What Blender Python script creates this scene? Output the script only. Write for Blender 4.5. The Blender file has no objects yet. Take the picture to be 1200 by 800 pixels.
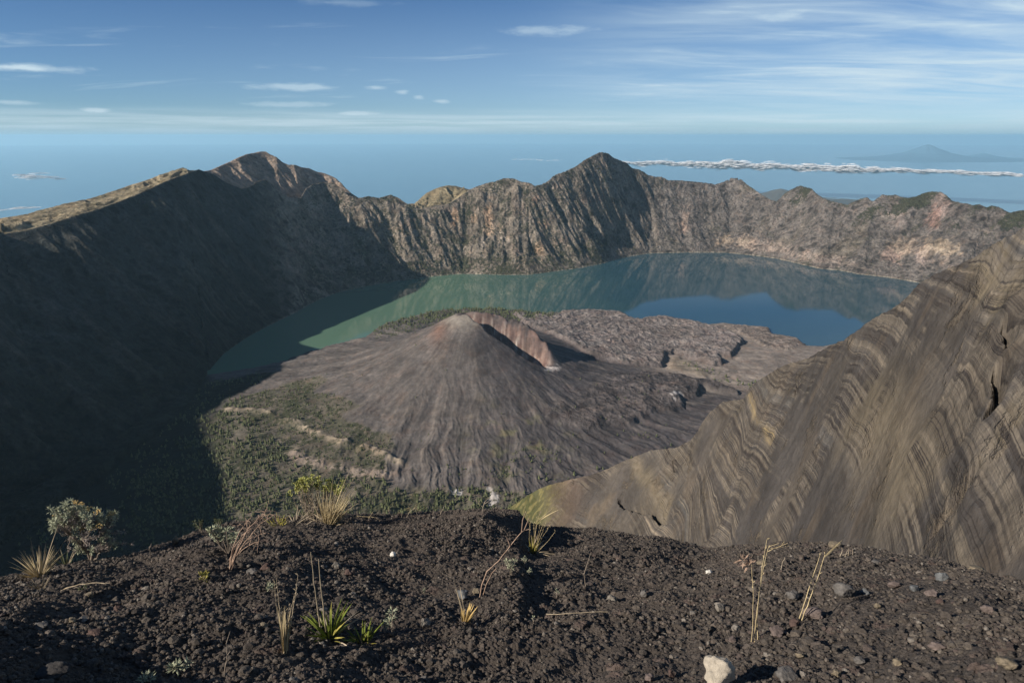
import bpy, math, random, sys, time
import numpy as np
from mathutils import Vector
T0 = time.time()
Q = 1.0                                    # mesh density (1 = full)
C = bpy.context.scene.collection
rng = np.random.default_rng(7)
random.seed(7)

# ------------------------------------------------------------------ camera
F_PX, PITCH = 800.0, math.atan(241 / 800.0)
CP, SP = math.cos(PITCH), math.sin(PITCH)
cam_d = bpy.data.cameras.new('camera'); cam = bpy.data.objects.new('camera', cam_d); C.objects.link(cam)
cam_d.sensor_width = 36; cam_d.lens = 24; cam_d.clip_start = 0.05; cam_d.clip_end = 1.5e6
cam.location = (0, 0, 0); cam.rotation_euler = (math.pi / 2 - PITCH, 0, 0)
bpy.context.scene.camera = cam
LAKE_Z, SEA_Z = -1600.0, -3600.0
SUN_EL, SUN_BACK = math.radians(29), math.radians(27)     # height of the sun, and how far behind 'left' it stands
TO_SUN = Vector((-math.cos(SUN_BACK) * math.cos(SUN_EL), -math.sin(SUN_BACK) * math.cos(SUN_EL), math.sin(SUN_EL)))

def ray(px, py):
    """azimuth (rad, + right) and tangent of the view ray through a point of the photo"""
    vx = px - 600.0; vy = F_PX * CP + (400.0 - py) * SP; vz = -F_PX * SP + (400.0 - py) * CP
    return math.atan2(vx, vy), vz / math.hypot(vx, vy)
def on_z(px, py, z):
    a, t = ray(px, py); return a, z / t, z
def at_r(px, py, r):
    a, t = ray(px, py); return a, r, r * t
def xyz(p):
    return np.array([p[1] * math.sin(p[0]), p[1] * math.cos(p[0]), p[2]])
def proj(x, y, z):
    d = y * CP - z * SP; u = y * SP + z * CP
    return 600 + F_PX * x / d, 400 - F_PX * u / d
def AZ(deg, r, z): return (math.radians(deg), r, z)

class Curve:
    def __init__(s, pts, smooth=0.0):
        pts = sorted(pts); s.a = np.array([p[0] for p in pts]); s.r = np.array([p[1] for p in pts], float)
        s.z = np.array([p[2] for p in pts], float); s.sm = smooth
    def __call__(s, th):
        r = np.interp(th, s.a, s.r); z = np.interp(th, s.a, s.z)
        if s.sm > 0:
            k = np.linspace(-2, 2, 17); w = np.exp(-k * k); w /= w.sum()
            r = sum(wi * np.interp(th + ki * s.sm, s.a, s.r) for wi, ki in zip(w, k))
            z = sum(wi * np.interp(th + ki * s.sm, s.a, s.z) for wi, ki in zip(w, k))
        return r, z

# ------------------------------------------------------------------ noise
_P = rng.permutation(256).astype(np.int64); _P = np.concatenate([_P, _P])
_GA = rng.random(256) * 2 * np.pi; _GX = np.cos(_GA).astype(np.float32); _GY = np.sin(_GA).astype(np.float32)
_H1 = rng.random(256).astype(np.float32); _H2 = rng.random(256).astype(np.float32)
def _hid(ix, iy, seed): return _P[(_P[(ix + seed * 37) & 255] + iy + seed * 11) & 255]
def noise(x, y, seed=0):
    x = np.asarray(x, np.float64); y = np.asarray(y, np.float64)
    fx = np.floor(x); fy = np.floor(y); ix = fx.astype(np.int64); iy = fy.astype(np.int64)
    dx = (x - fx).astype(np.float32); dy = (y - fy).astype(np.float32)
    u = dx * dx * dx * (dx * (dx * 6 - 15) + 10); v = dy * dy * dy * (dy * (dy * 6 - 15) + 10)
    def g(ox, oy):
        h = _hid(ix + ox, iy + oy, seed); return _GX[h] * (dx - ox) + _GY[h] * (dy - oy)
    a = g(0, 0); b = g(1, 0); c = g(0, 1); d = g(1, 1)
    return (a + (b - a) * u + (c - a) * v + (a - b - c + d) * u * v) * 1.5
def fbm(x, y, o=5, seed=0, gain=0.5, lac=2.03):
    s = 0; a = 1; t = 0
    for i in range(o):
        s = s + a * noise(x, y, seed + i); t += a; a *= gain; x = x * lac + 3.1; y = y * lac - 1.7
    return s / t
def ridged(x, y, o=5, seed=0, gain=0.5, lac=2.07):
    s = 0; a = 1; t = 0
    for i in range(o):
        s = s + a * (1 - 2 * np.abs(noise(x, y, seed + i))); t += a; a *= gain; x = x * lac + 5.1; y = y * lac + 2.3
    return s / t
def worley(x, y, seed=0):
    """(distance to the nearest centre, random number of that cell)"""
    fx = np.floor(x); fy = np.floor(y); ix = fx.astype(np.int64); iy = fy.astype(np.int64)
    dx = (x - fx).astype(np.float32); dy = (y - fy).astype(np.float32)
    best = np.full(dx.shape, 9.0, np.float32); idb = np.zeros(dx.shape, np.float32)
    for ox in (-1, 0, 1):
        for oy in (-1, 0, 1):
            h = _hid(ix + ox, iy + oy, seed); d = (dx - ox - _H1[h]) ** 2 + (dy - oy - _H2[h]) ** 2
            m = d < best; best = np.where(m, d, best); idb = np.where(m, _H1[(h * 7 + 13) & 255], idb)
    return np.sqrt(best), idb
def erosion(x, y, dx_, dy_, seed=0):
    fx = np.floor(x); fy = np.floor(y); ix = fx.astype(np.int64); iy = fy.astype(np.int64)
    px = (x - fx).astype(np.float32); py = (y - fy).astype(np.float32)
    va = np.zeros_like(px); vb = np.zeros_like(px); wt = np.zeros_like(px); f = np.float32(2 * np.pi)
    for i in (-2, -1, 0, 1):
        for j in (-2, -1, 0, 1):
            h = _hid(ix - i, iy - j, seed)
            qx = px + i - _H1[h] * 0.5; qy = py + j - _H2[h] * 0.5
            w = np.exp(-(qx * qx + qy * qy) * 2); mag = (qx * dx_ + qy * dy_) * f
            va += np.cos(mag) * w; vb += np.sin(mag) * w; wt += w
    va /= wt; vb /= wt
    return va, -vb * dx_, -vb * dy_
def gullies(x, y, gx, gy, size, octs=4, seed=0, stretch=1.0, gain=0.45):
    """ribs and gullies that run down the slope (gx, gy); size = rib spacing in metres, result about -1..1"""
    m = np.sqrt(gx * gx + gy * gy) + 1e-6; k = np.minimum(m * 3, 1.0) * stretch
    dx_ = (gy / m * k).astype(np.float32); dy_ = (-gx / m * k).astype(np.float32)
    H = 0; ax = 0; ay = 0; a = 1.0; f = 1.0; t = 0
    for o in range(octs):
        h, ex, ey = erosion(x / size * f, y / size * f, dx_ + ay * 0.35, dy_ - ax * 0.35, seed + o)
        H = H + h * a; ax = ax + ex * a; ay = ay + ey * a; t += a; a *= gain; f *= 2.0
    return H / t
def sstep(a, b, x):
    t = np.clip((x - a) / (b - a), 0, 1); return t * t * (3 - 2 * t)
def mixc(col, m, c):
    m = m[..., None]; col[...] = col * (1 - m) + np.asarray(c, np.float32) * m

def poly_sdf(x, y, P):
    """signed distance to polygon P (world xy), negative inside"""
    P = np.asarray(P, float); n = len(P); d = np.full(x.shape, 1e18); ins = np.zeros(x.shape, bool)
    for i in range(n):
        ax, ay = P[i]; bx, by = P[(i + 1) % n]; ex, ey = bx - ax, by - ay
        t = np.clip(((x - ax) * ex + (y - ay) * ey) / (ex * ex + ey * ey + 1e-9), 0, 1)
        d = np.minimum(d, (x - ax - t * ex) ** 2 + (y - ay - t * ey) ** 2)
        c = ((ay > y) != (by > y)) & (x < (bx - ax) * (y - ay) / (by - ay + 1e-12) + ax)
        ins ^= c
    d = np.sqrt(d); return np.where(ins, -d, d)
def line_dist(x, y, P):
    """distance to a polyline and position (0..1) along it"""
    P = np.asarray(P, float); best = np.full(x.shape, 1e18); tt = np.zeros(x.shape)
    L = np.r_[0, np.cumsum(np.hypot(*np.diff(P, axis=0).T))]
    for i in range(len(P) - 1):
        ax, ay = P[i]; ex, ey = P[i + 1] - P[i]
        t = np.clip(((x - ax) * ex + (y - ay) * ey) / (ex * ex + ey * ey + 1e-9), 0, 1)
        d = (x - ax - t * ex) ** 2 + (y - ay - t * ey) ** 2
        m = d < best; best = np.where(m, d, best); tt = np.where(m, (L[i] + t * (L[i + 1] - L[i])) / L[-1], tt)
    return np.sqrt(best), tt
def wxy(pts, z):
    out = []
    for p in pts:
        if -1561 <= z <= -1540 and len(p) < 3:              # on the valley floor: follow the view ray down to the ground
            a, t_ = ray(p[0], p[1]); r_ = np.arange(2300.0, 6000.0, 10.0); x_ = r_ * math.sin(a); y_ = r_ * math.cos(a)
            g_ = np.interp(r_, [2550, 4600], [-1700, -1575]) + cone_height(x_, y_)[0] - r_ * t_; k_ = int(np.argmax(g_ > 0)) if (g_ > 0).any() else len(r_) - 1
            out.append((x_[k_], y_[k_])); continue
        q = xyz(on_z(p[0], p[1], z if len(p) < 3 else p[2])); out.append((q[0], q[1]))
    return out

# ------------------------------------------------------------------ mesh helpers
def set_props(o, label=None, category=None, group=None, kind=None):
    if label: o['label'] = label
    if category: o['category'] = category
    if group: o['group'] = group
    if kind: o['kind'] = kind
    return o
def mesh_np(name, V, Fq, mat, smooth=True, attrs=None, tris=False):
    """numpy arrays to a mesh object"""
    k = 3 if tris else 4
    me = bpy.data.meshes.new(name); n = len(Fq)
    me.vertices.add(len(V)); me.vertices.foreach_set('co', np.ascontiguousarray(V, np.float32).ravel())
    me.loops.add(n * k); me.loops.foreach_set('vertex_index', np.ascontiguousarray(Fq, np.int32).ravel())
    me.polygons.add(n); me.polygons.foreach_set('loop_start', np.arange(n, dtype=np.int32) * k)
    me.polygons.foreach_set('loop_total', np.full(n, k, np.int32))
    me.polygons.foreach_set('use_smooth', np.full(n, smooth, bool))
    for an, av in (attrs or {}).items():
        if av.ndim == 1:
            at = me.attributes.new(an, 'FLOAT', 'POINT'); at.data.foreach_set('value', av.astype(np.float32))
        else:
            at = me.attributes.new(an, 'FLOAT_COLOR', 'POINT')
            c4 = np.ones((len(V), 4), np.float32); c4[:, :3] = av.reshape(-1, 3); at.data.foreach_set('color', c4.ravel())
    me.update(calc_edges=True); me.materials.append(mat)
    o = bpy.data.objects.new(name, me); C.objects.link(o)
    return o
def grid_obj(name, X, Y, Z, mat, attrs=None, keep=None):
    nr, nc = X.shape; idx = np.arange(nr * nc).reshape(nr, nc)
    Fq = np.stack([idx[:-1, :-1], idx[:-1, 1:], idx[1:, 1:], idx[1:, :-1]], -1).reshape(-1, 4)
    if keep is not None:
        k = keep; kk = k[:-1, :-1] | k[:-1, 1:] | k[1:, 1:] | k[1:, :-1]; Fq = Fq[kk.ravel()]
    V = np.stack([X, Y, Z], -1).reshape(-1, 3)
    at = {k: (v.reshape(-1, 3) if v.ndim == 3 else v.ravel()) for k, v in (attrs or {}).items()}
    return mesh_np(name, V, Fq[:, ::-1], mat, True, at)
def loft(th, r, curves, smooth_r=0):
    """height on the polar grid (r rows, th columns) from curves ordered outward"""
    R = np.stack([c[0] for c in curves]); Zc = np.stack([c[1] for c in curves])
    for k in range(1, len(R)): R[k] = np.maximum(R[k], R[k - 1] + 1e-3)
    out = np.empty((len(r), len(th)), np.float64); par = np.empty_like(out)
    kk = np.arange(len(R), dtype=float)
    for j in range(len(th)):
        out[:, j] = np.interp(r, R[:, j], Zc[:, j]); par[:, j] = np.interp(r, R[:, j], kk)
    return out, par
def blur_r(Z, n):
    if n < 1: return Z
    w = np.hanning(2 * n + 3)[1:-1]; w /= w.sum(); Zp = np.pad(Z, ((n, n), (0, 0)), 'edge'); out = np.zeros_like(Z)
    for i, wi in enumerate(w): out += wi * Zp[i:i + Z.shape[0]]
    return out
def grad(Z, th, r):
    """world gradient of a height on the polar grid"""
    zr = np.gradient(Z, r, axis=0); zt = np.gradient(Z, th, axis=1) / r[:, None]
    s, c = np.sin(th)[None], np.cos(th)[None]
    return (zr * s + zt * c), (zr * c - zt * s)
HAZE, SUN_E, SKY_E, EXPO = 0.75e-5, 5.0, 0.055, 0.45
# ------------------------------------------------------------------ material helper
class NT:
    def __init__(s, name):
        s.m = bpy.data.materials.new(name); s.m.use_nodes = True; s.t = s.m.node_tree; s.t.nodes.clear()
        s.out = s.t.nodes.new('ShaderNodeOutputMaterial')
    def n(s, typ, **kw):
        nd = s.t.nodes.new('ShaderNode' + typ)
        for k, v in kw.items():
            if k == 'op': nd.operation = v
            elif k == 'blend': nd.blend_type = v
            elif k.startswith('i_'):
                key = k[2:].replace('_', ' '); key = int(key) if key.isdigit() else key
                sock = nd.inputs[key]
                if isinstance(v, bpy.types.NodeSocket): s.t.links.new(v, sock)
                else: sock.default_value = v
            else: setattr(nd, k, v)
        return nd
    def math(s, op, a, b=0.0, c=None, clamp=False):
        nd = s.t.nodes.new('ShaderNodeMath'); nd.operation = op; nd.use_clamp = clamp
        for i, v in enumerate((a, b, c)):
            if v is None: continue
            if isinstance(v, bpy.types.NodeSocket): s.t.links.new(v, nd.inputs[i])
            else: nd.inputs[i].default_value = v
        return nd.outputs[0]
    def mix(s, f, a, b, blend='MIX'):
        nd = s.t.nodes.new('ShaderNodeMix'); nd.data_type = 'RGBA'; nd.blend_type = blend; nd.clamp_result = False
        for i, v in ((0, f), (6, a), (7, b)):
            if isinstance(v, bpy.types.NodeSocket): s.t.links.new(v, nd.inputs[i])
            else: nd.inputs[i].default_value = (v if i == 0 else (*v, 1))
        return nd.outputs[2]
    def noise(s, vec, scale, detail=4, rough=0.55, dist=0.0):
        nd = s.n('TexNoise'); s.t.links.new(vec, nd.inputs['Vector'])
        nd.inputs['Scale'].default_value = scale; nd.inputs['Detail'].default_value = detail
        nd.inputs['Roughness'].default_value = rough; nd.inputs['Distortion'].default_value = dist
        return nd.outputs[0]
    def ridged(s, vec, scale, detail=6, rough=0.6):
        nd = s.n('TexNoise', noise_type='RIDGED_MULTIFRACTAL'); s.t.links.new(vec, nd.inputs['Vector']); nd.inputs['Scale'].default_value = scale; nd.inputs['Detail'].default_value = detail
        nd.inputs['Roughness'].default_value = rough; nd.inputs['Offset'].default_value = 0.9; nd.inputs['Gain'].default_value = 1.6; nd.normalize = True
        return nd.outputs[0]
    def ramp(s, v, a, b, lo=0.0, hi=1.0):
        nd = s.t.nodes.new('ShaderNodeMapRange'); nd.interpolation_type = 'SMOOTHSTEP'
        s.t.links.new(v, nd.inputs[0])
        for i, q in enumerate((a, b, lo, hi)): nd.inputs[i + 1].default_value = q
        return nd.outputs[0]
    def attr(s, name, what='Color'):
        return s.n('Attribute', attribute_name=name).outputs[what]
    def finish(s, col, rough=0.95, bump=None, dist=1.0, strength=1.0, spec=0.2, tint=0.82, **kw):
        b = s.n('BsdfPrincipled'); L = s.t.links.new
        if isinstance(col, bpy.types.NodeSocket): L(s.mix(1.0, col, (tint, tint, tint), 'MULTIPLY'), b.inputs['Base Color'])
        else: b.inputs['Base Color'].default_value = (*col, 1)
        if isinstance(rough, bpy.types.NodeSocket): L(rough, b.inputs['Roughness'])
        else: b.inputs['Roughness'].default_value = rough
        b.inputs['Specular IOR Level'].default_value = spec
        for k, v in kw.items(): b.inputs[k.replace('_', ' ')].default_value = v
        if bump is not None:
            bn = s.n('Bump'); L(bump, bn.inputs['Height']); bn.inputs['Distance'].default_value = dist
            bn.inputs['Strength'].default_value = strength; L(bn.outputs[0], b.inputs['Normal'])
        L(b.outputs[0], s.out.inputs[0]); return s.m

def terrain_mat():
    t = NT('caldera_ground'); P = t.n('NewGeometry').outputs['Position']
    col = t.attr('Col'); scrub = t.attr('scrub', 'Fac')
    n1 = t.noise(P, 1 / 160, 9, 0.66); n2 = t.noise(P, 1 / 30, 6, 0.7); n3 = t.noise(P, 1 / 700, 4, 0.5)
    f = t.math('MULTIPLY', t.ramp(n1, 0.28, 0.72, 0.55, 1.48), t.ramp(n2, 0.28, 0.72, 0.60, 1.42))
    f = t.math('MULTIPLY', f, t.ramp(n3, 0.3, 0.7, 0.88, 1.12)); f = t.math('ADD', 1.0, t.math('MULTIPLY', t.math('SUBTRACT', f, 1.0), t.math('SUBTRACT', 1.0, t.math('MULTIPLY', t.attr('flat', 'Fac'), 0.55))))
    c = t.mix(1.0, col, t.n('CombineColor', i_0=f, i_1=f, i_2=f).outputs[0], 'MULTIPLY')
    rg = t.ridged(P, 1 / 95, 7, 0.65); rf_ = t.math('SUBTRACT', 1.0, t.math('MULTIPLY', t.attr('flat', 'Fac'), 0.8)); rm = t.math('ADD', 1.0, t.math('MULTIPLY', t.math('SUBTRACT', t.ramp(rg, 0.1, 0.7, 0.5, 1.45), 1.0), rf_))
    c = t.mix(1.0, c, t.n('CombineColor', i_0=rm, i_1=rm, i_2=rm).outputs[0], 'MULTIPLY')  # hollows of the ridged noise darkened in the colour, painted cavity shade
    hue = t.noise(P, 1 / 90, 5, 0.6)
    c = t.mix(t.ramp(hue, 0.45, 0.75, 0, 0.35), c, t.mix(1.0, c, (1.25, 0.95, 0.78), 'MULTIPLY'))
    sn = t.math('ADD', t.math('MULTIPLY', t.noise(P, 1 / 38, 5, 0.7), 0.55), t.math('MULTIPLY', t.noise(P, 1 / 210, 5, 0.6), 0.45))
    thr = t.math('SUBTRACT', sn, t.math('SUBTRACT', 0.75, t.math('MULTIPLY', scrub, 0.42)))
    m = t.ramp(thr, -0.015, 0.03, 0, 0.85)
    m = t.math('MULTIPLY', m, t.ramp(scrub, 0.02, 0.15))
    c = t.mix(m, c, (0.045, 0.05, 0.028))
    h = t.math('ADD', t.math('ADD', t.math('MULTIPLY', t.noise(P, 1 / 55, 9, 0.72), 34.0), t.math('MULTIPLY', rg, 16.0)), t.math('MULTIPLY', m, 5.0))
    h = t.math('MULTIPLY', h, t.math('SUBTRACT', 1.0, t.attr('flat', 'Fac')))
    return t.finish(c, 0.97, h, 1.0, 1.0, 0.1)

# ------------------------------------------------------------------ the caldera: one sheet, lofted outward from the rim we stand on
def steps(segs):
    out = [segs[0][0]]
    for a, b, s in segs:
        n = max(2, int(round((b - a) / s * Q))); out += list(np.linspace(a, b, n + 1)[1:])
    return np.array(out)
th = np.radians(np.concatenate([np.arange(-135, -42, 0.6), np.arange(-42, 42, 0.07 / Q), np.arange(42, 81, 0.8)]))
rr = steps([(300, 2300, 50), (2300, 3200, 6), (3200, 4500, 8), (4500, 6800, 10.5), (6800, 11400, 9.5), (11400, 13500, 40),
            (13500, 20000, 250), (20000, 60000, 2500)])
S = lambda s, pts: [(px, py, s) for px, py in pts]
# far shore (pixels of the photograph) and steepness of the wall above it
shore = [AZ(-135, 60, -60), AZ(-105, 700, -500), AZ(-90, 1100, -800), AZ(-75, 1500, -1000), AZ(-65, 1900, -1200), AZ(-58, 2200, -1400), AZ(-52, 2700, -1600), AZ(-46, 3000, -1680)]
shore += [on_z(px, py, z_) for px, py, z_ in ((-60, 640, -1695), (0, 602, -1690), (60, 572, -1675), (110, 535, -1655), (150, 505, -1635), (195, 470, -1612), (230, 447, -1600))]
shore += [on_z(px, py, LAKE_Z) for px, py in ((246, 434), (262, 415), (290, 395), (318, 380), (345, 367), (372, 352), (395, 343), (430, 335), (460, 330),
          (490, 326), (515, 323), (540, 321), (590, 322), (620, 322), (650, 318), (680, 314), (705, 309), (735, 301), (760, 297), (800, 296), (850, 296),
          (880, 299), (910, 303), (940, 310), (962, 315), (985, 317), (1005, 321), (1040, 325), (1075, 331), (1110, 338), (1180, 348), (1300, 372))]
shore += [AZ(48, 6500, LAKE_Z), AZ(80, 6000, LAKE_Z)]
cC = Curve(shore)
slope_tab = np.array([(-300, .60), (0, .58), (232, .64), (330, .62), (380, .60), (420, .72), (490, .82), (560, .82), (640, .84), (708, .86), (770, .80), (850, .76), (1000, .76), (1200, .74), (1500, .7)])
crest_px = [(0,275),(30,270),(60,262),(90,252),(115,245),(140,236),(160,228),(200,210),(220,203),(232,198),(250,204),(265,214),(283,221),(293,219),(300,213),(310,210),(318,216),(326,224),(338,231),(352,232),
            (358,221),(366,216),(380,213),(392,216),(400,220),(408,229),(420,232),(432,230),(445,232),(458,228),(467,232),(476,238),(486,243),(494,246),(500,245),(507,243),(520,241),(531,236),(540,230),
            (550,222),(560,218),(572,214),(580,212.5),(590,209),(602,209),(612,213),(620,214),(627,218),(634,216),(641,213),(648,206),(655,203),(662,201),(668,198),(676,194),(685,187),(693,183),(700,179),(706,178),
            (713,180),(718,184),(725,187),(733,190),(740,196),(750,199),(760,205),(768,207),(775,207),(783,211),(795,211),(806,212),(816,213),(827,214),(838,216),(848,213),(855,209),(862,207),(869,210),(877,217),
            (886,223),(896,230),(903,234),(910,236),(916,230),(923,224),(931,220),(938,217),(945,219),(952,221),(958,227),(965,232),(975,236),(986,238),(993,240),(1000,236),(1008,233),(1016,231),(1023,236),(1028,232),
            (1034,228),(1042,229),(1050,228),(1058,231),(1066,232),(1073,230),(1080,227),(1088,225),(1096,224),(1104,225),(1110,229),(1116,235),(1124,237),(1132,238),(1140,240),(1148,239),(1156,243),(1162,241),(1170,242),(1177,246),(1184,249),(1192,247),(1200,246),(1230,250),(1300,262),(1500,300)]
crest = [AZ(-135, 500, -60), AZ(-105, 2200, -70), AZ(-90, 3000, -80), AZ(-75, 3500, -130), AZ(-65, 3900, -270), AZ(-58, 4050, -400), AZ(-53, 4600, -440), AZ(-50, 4950, -330), AZ(-48, 5050, -190), AZ(-45.5, 5150, -300), AZ(-43, 5200, -330), AZ(-40.5, 5250, -340), AZ(-39, 5250, -420)]
for px, py in crest_px:
    a, t = ray(px, py); rs, zs = cC(np.array([a])); rs = rs[0]; zs = zs[0]; sl = np.interp(px, slope_tab[:, 0], slope_tab[:, 1])
    rc = (-zs + sl * rs) / (sl - t); crest.append((a, rc, rc * t))
crest.append(AZ(60, 8500, -700)); crest.append(AZ(80, 8000, -700))
cE = Curve(crest)
# second skyline behind the crest: the grassy outer flank on the left, the far peak, the grass hill
g = []
def behind(pts, add):
    for px, py in pts:
        a, t = ray(px, py); re, _ = cE(np.array([a])); r_ = re[0] + (add if np.isscalar(add) else np.interp(px, *add)); g.append((a, r_, r_ * t))
g += [AZ(-135, 900, -260), AZ(-105, 2800, -250), AZ(-90, 3600, -250), AZ(-60, 4700, -500), AZ(-48, 5800, -420), AZ(-44, 5900, -500), AZ(-41, 5900, -520)]
behind([(-60,262),(0,256),(30,251),(67,241),(101,234),(120,228),(135,223),(155,216),(169,212),(185,206),(203,202),(215,200),(226,199)], 620)
behind([(236,201),(247,199),(258,194),(270,189),(280,184),(290,180),(297,179),(304,177.5),(311,177.5),(317,181),(324,184),(331,190),(338,193),(346,193),(354,196),(362,197),(371,201),(380,203),(388,206),(394,209),(400,215),(407,222),(416,230)],
       ([236, 270, 311, 400, 416], [900, 1500, 1700, 900, 500]))
behind([(430,236),(460,236),(476,240),(486,239),(493,232),(500,226),(508,222),(516,219),(525,217),(535,218),(545,221),(553,224),(565,232),(590,240),(640,246)], 800)
for px in range(680, 1301, 40):
    a, t = ray(px, 250); re, ze = cE(np.array([a])); g.append((a, re[0] + 700, ze[0] - 420))
g.append(AZ(60, 9300, -1000)); g.append(AZ(80, 9000, -1100))
cG = Curve(g)
near = [AZ(-135, 50, -50), AZ(-90, 700, -500), AZ(-65, 1500, -950), AZ(-55, 2000, -1250), AZ(-46, 2650, -1550)]
near += [on_z(px, py, z_) for px, py, z_ in ((-60, 690, -1700), (0, 640, -1700), (60, 607, -1690), (110, 570, -1672), (150, 535, -1652), (195, 500, -1630), (225, 470, -1608))]
near += [on_z(px, py, LAKE_Z) for px, py in ((244, 437), (270, 434), (300, 432), (330, 427), (350, 419), (372, 412), (400, 404), (420,402), (434, 395), (441, 386), (450, 380), (470, 374), (490, 369), (510, 364), (560, 361), (600, 362), (640, 367), (690, 366), (728, 368), (738, 375), (752, 379), (765, 372),
         (778, 369), (790, 372), (806, 377), (830, 380), (848, 378), (862, 380), (878, 383), (900, 384), (904, 393), (925, 395), (936, 398), (940, 405), (965, 406), (1000, 398), (1050, 380), (1100, 352), (1150, 350))]
near += [AZ(45, 6300, LAKE_Z), AZ(80, 5800, LAKE_Z)]
near = sorted(near)
cB = Curve(near); cB2 = Curve(near, 0.045)
aw0 = math.radians(-25.6)
def curves_for(th):
    B = cB(th); Cc = cC(th); E = cE(th); G = cG(th)
    Cr = np.maximum(Cc[0], B[0] + 60); Cz = Cc[1]
    water = sstep(aw0 - 0.01, aw0 + 0.03, th) * (1 - sstep(math.radians(37), math.radians(40), th))
    bed = np.where(Cz > LAKE_Z + 20, np.minimum(Cz, B[1]) - 6, LAKE_Z - 8); bed = bed - 60 * water
    gap = Cr - B[0]; A1r = np.minimum(2550, B[0] * 0.86); s = np.minimum(1, B[0] / 2600)
    bl = sstep(aw0 - 0.07, aw0 + 0.05, th); A1z = np.maximum(-1700 + 140 * bl, -0.69 * A1r); A1z = np.where(th < math.radians(-46), B[1] * 0.86, A1z)
    B2 = cB2(th); B2r = np.maximum(np.minimum(B2[0] - 160, B[0] - 20), A1r + 5); inl = 0.0
    out = [(A1r * 0.12, A1z * 0.14), (A1r * 0.55, A1z * 0.60), (A1r, A1z * (1 - .5 * inl) + .5 * inl * A1z), (B2r, -1588.0 * bl + B[1] * (1 - bl)), (B[0], B[1] + 0.5), (B[0] + gap * 0.15, bed), (Cr - gap * 0.1, bed), (Cr, Cz + 0.5)]
    d = E[0] - Cr
    out += [(Cr + d * 0.28, Cz + (E[1] - Cz) * 0.20), (Cr + d * 0.62, Cz + (E[1] - Cz) * 0.55), E]
    dg = G[0] - E[0]; peak = sstep(math.radians(-25), math.radians(-23), th) * (1 - sstep(math.radians(-15), math.radians(-13), th))
    F = (E[0] + dg * 0.38, np.minimum(E[1], G[1]) - (12 + 190 * peak) + 0.0)
    flank = 1 - sstep(math.radians(-26), math.radians(-24), th)
    F = (F[0], F[1] * (1 - flank) + flank * (E[1] * 0.6 + G[1] * 0.4 - 18))
    out += [F, G, (G[0] + 900, G[1] - 420), (G[0] + 4500, np.full_like(G[1], -2700)), (G[0] + 12000, np.full_like(G[1], -3560)), (G[0] + 22000, np.full_like(G[1], -3700))]
    return out
TH, RR = np.meshgrid(th, rr); X = RR * np.sin(TH); Y = RR * np.cos(TH)
Z, par = loft(th, rr, curves_for(th)); par = np.where(par < 2, par, np.where(par < 4, 2 + (par - 2) / 2, par - 1))
Zs = blur_r(Z, int(3 * Q)); keepc = np.exp(-((par - 9) / 0.12) ** 2) + np.exp(-((par - 11) / 0.12) ** 2)
Z = Zs * (1 - keepc) + Z * keepc
wall = sstep(6.05, 6.8, par) * (1 - sstep(8.75, 9.02, par)); beyond = sstep(9.0, 9.4, par)
land = 1 - sstep(2.6, 3.0, par) * (1 - sstep(6.0, 6.15, par))       # off the water
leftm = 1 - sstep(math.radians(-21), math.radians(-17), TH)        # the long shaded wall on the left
rightm = sstep(math.radians(8), math.radians(13), TH)
mid = (1 - leftm) * (1 - rightm)
# -- the young cone and its lava
SUMMIT = np.array([-294.0, 4390.0]); FLOOR = -1562.0
def cone_height(X, Y):
    dx = X - SUMMIT[0]; dy = Y - SUMMIT[1]; d = np.hypot(dx, dy); an = np.arctan2(dx, dy)
    wob = 1 + 0.10 * noise(np.cos(an) * 1.6 + 4, np.sin(an) * 1.6, 5)
    ds = d / wob
    return np.interp(ds, [0, 50, 95, 270, 466, 640, 850, 1100, 1400, 1750, 2100], [462, 459, 432, 334, 236, 162, 98, 54, 26, 8, 0]), d, an
hc, dC, aC = cone_height(X, Y)
conem = sstep(2.0, 60, hc)
gx, gy = grad(Z, th, rr)
# ribs and gullies on the walls, aligned with the fall of the ground
gw = gullies(X, Y, gx, gy, 520, 5, 3, 1.25, 0.5)
gs = gullies(X, Y, gx, gy, 150, 3, 9, 1.15, 0.5)
rdg = ridged(X / 900, Y / 900, 6, 21)
crestfade = 1 - 0.94 * np.exp(-((par - 9) / 0.22) ** 2)
amp = wall * crestfade * (70 * leftm + 72 * mid + 46 * rightm)
Z += amp * gw + wall * crestfade * gs * (10 * leftm + 24 * mid + 12 * rightm) + wall * crestfade * (rdg - 0.35) * (46 * leftm + 85 * mid + 42 * rightm) + wall * crestfade * (ridged(X / 190, Y / 190, 4, 23) - .3) * (8 * leftm + 26 * mid + 14 * rightm)
Z += beyond * gw * 55 * (1 - np.exp(-((par - 11) / 0.18) ** 2)) * (1 - sstep(13, 14, par)) * sstep(9.05, 9.5, par)
Z += (wall + beyond * (1 - sstep(12.5, 13.5, par))) * 5 * fbm(X / 55, Y / 55, 4, 31) * land
# crest roughness
Z += np.exp(-((par - 9) / 0.10) ** 2) * sstep(math.radians(-16), math.radians(-13), TH) * 9 * fbm(X / 50, Y / 50, 4, 41)
# left wall: lower spurs running out on the valley floor
spur = sstep(6.0, 6.6, par) * (1 - sstep(7.2, 8.6, par)) * (1 - sstep(math.radians(-27), math.radians(-24), TH))
Z += spur * 55 * (ridged(X / 620 + 3, Y / 620, 4, 51) - 0.1)
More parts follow.
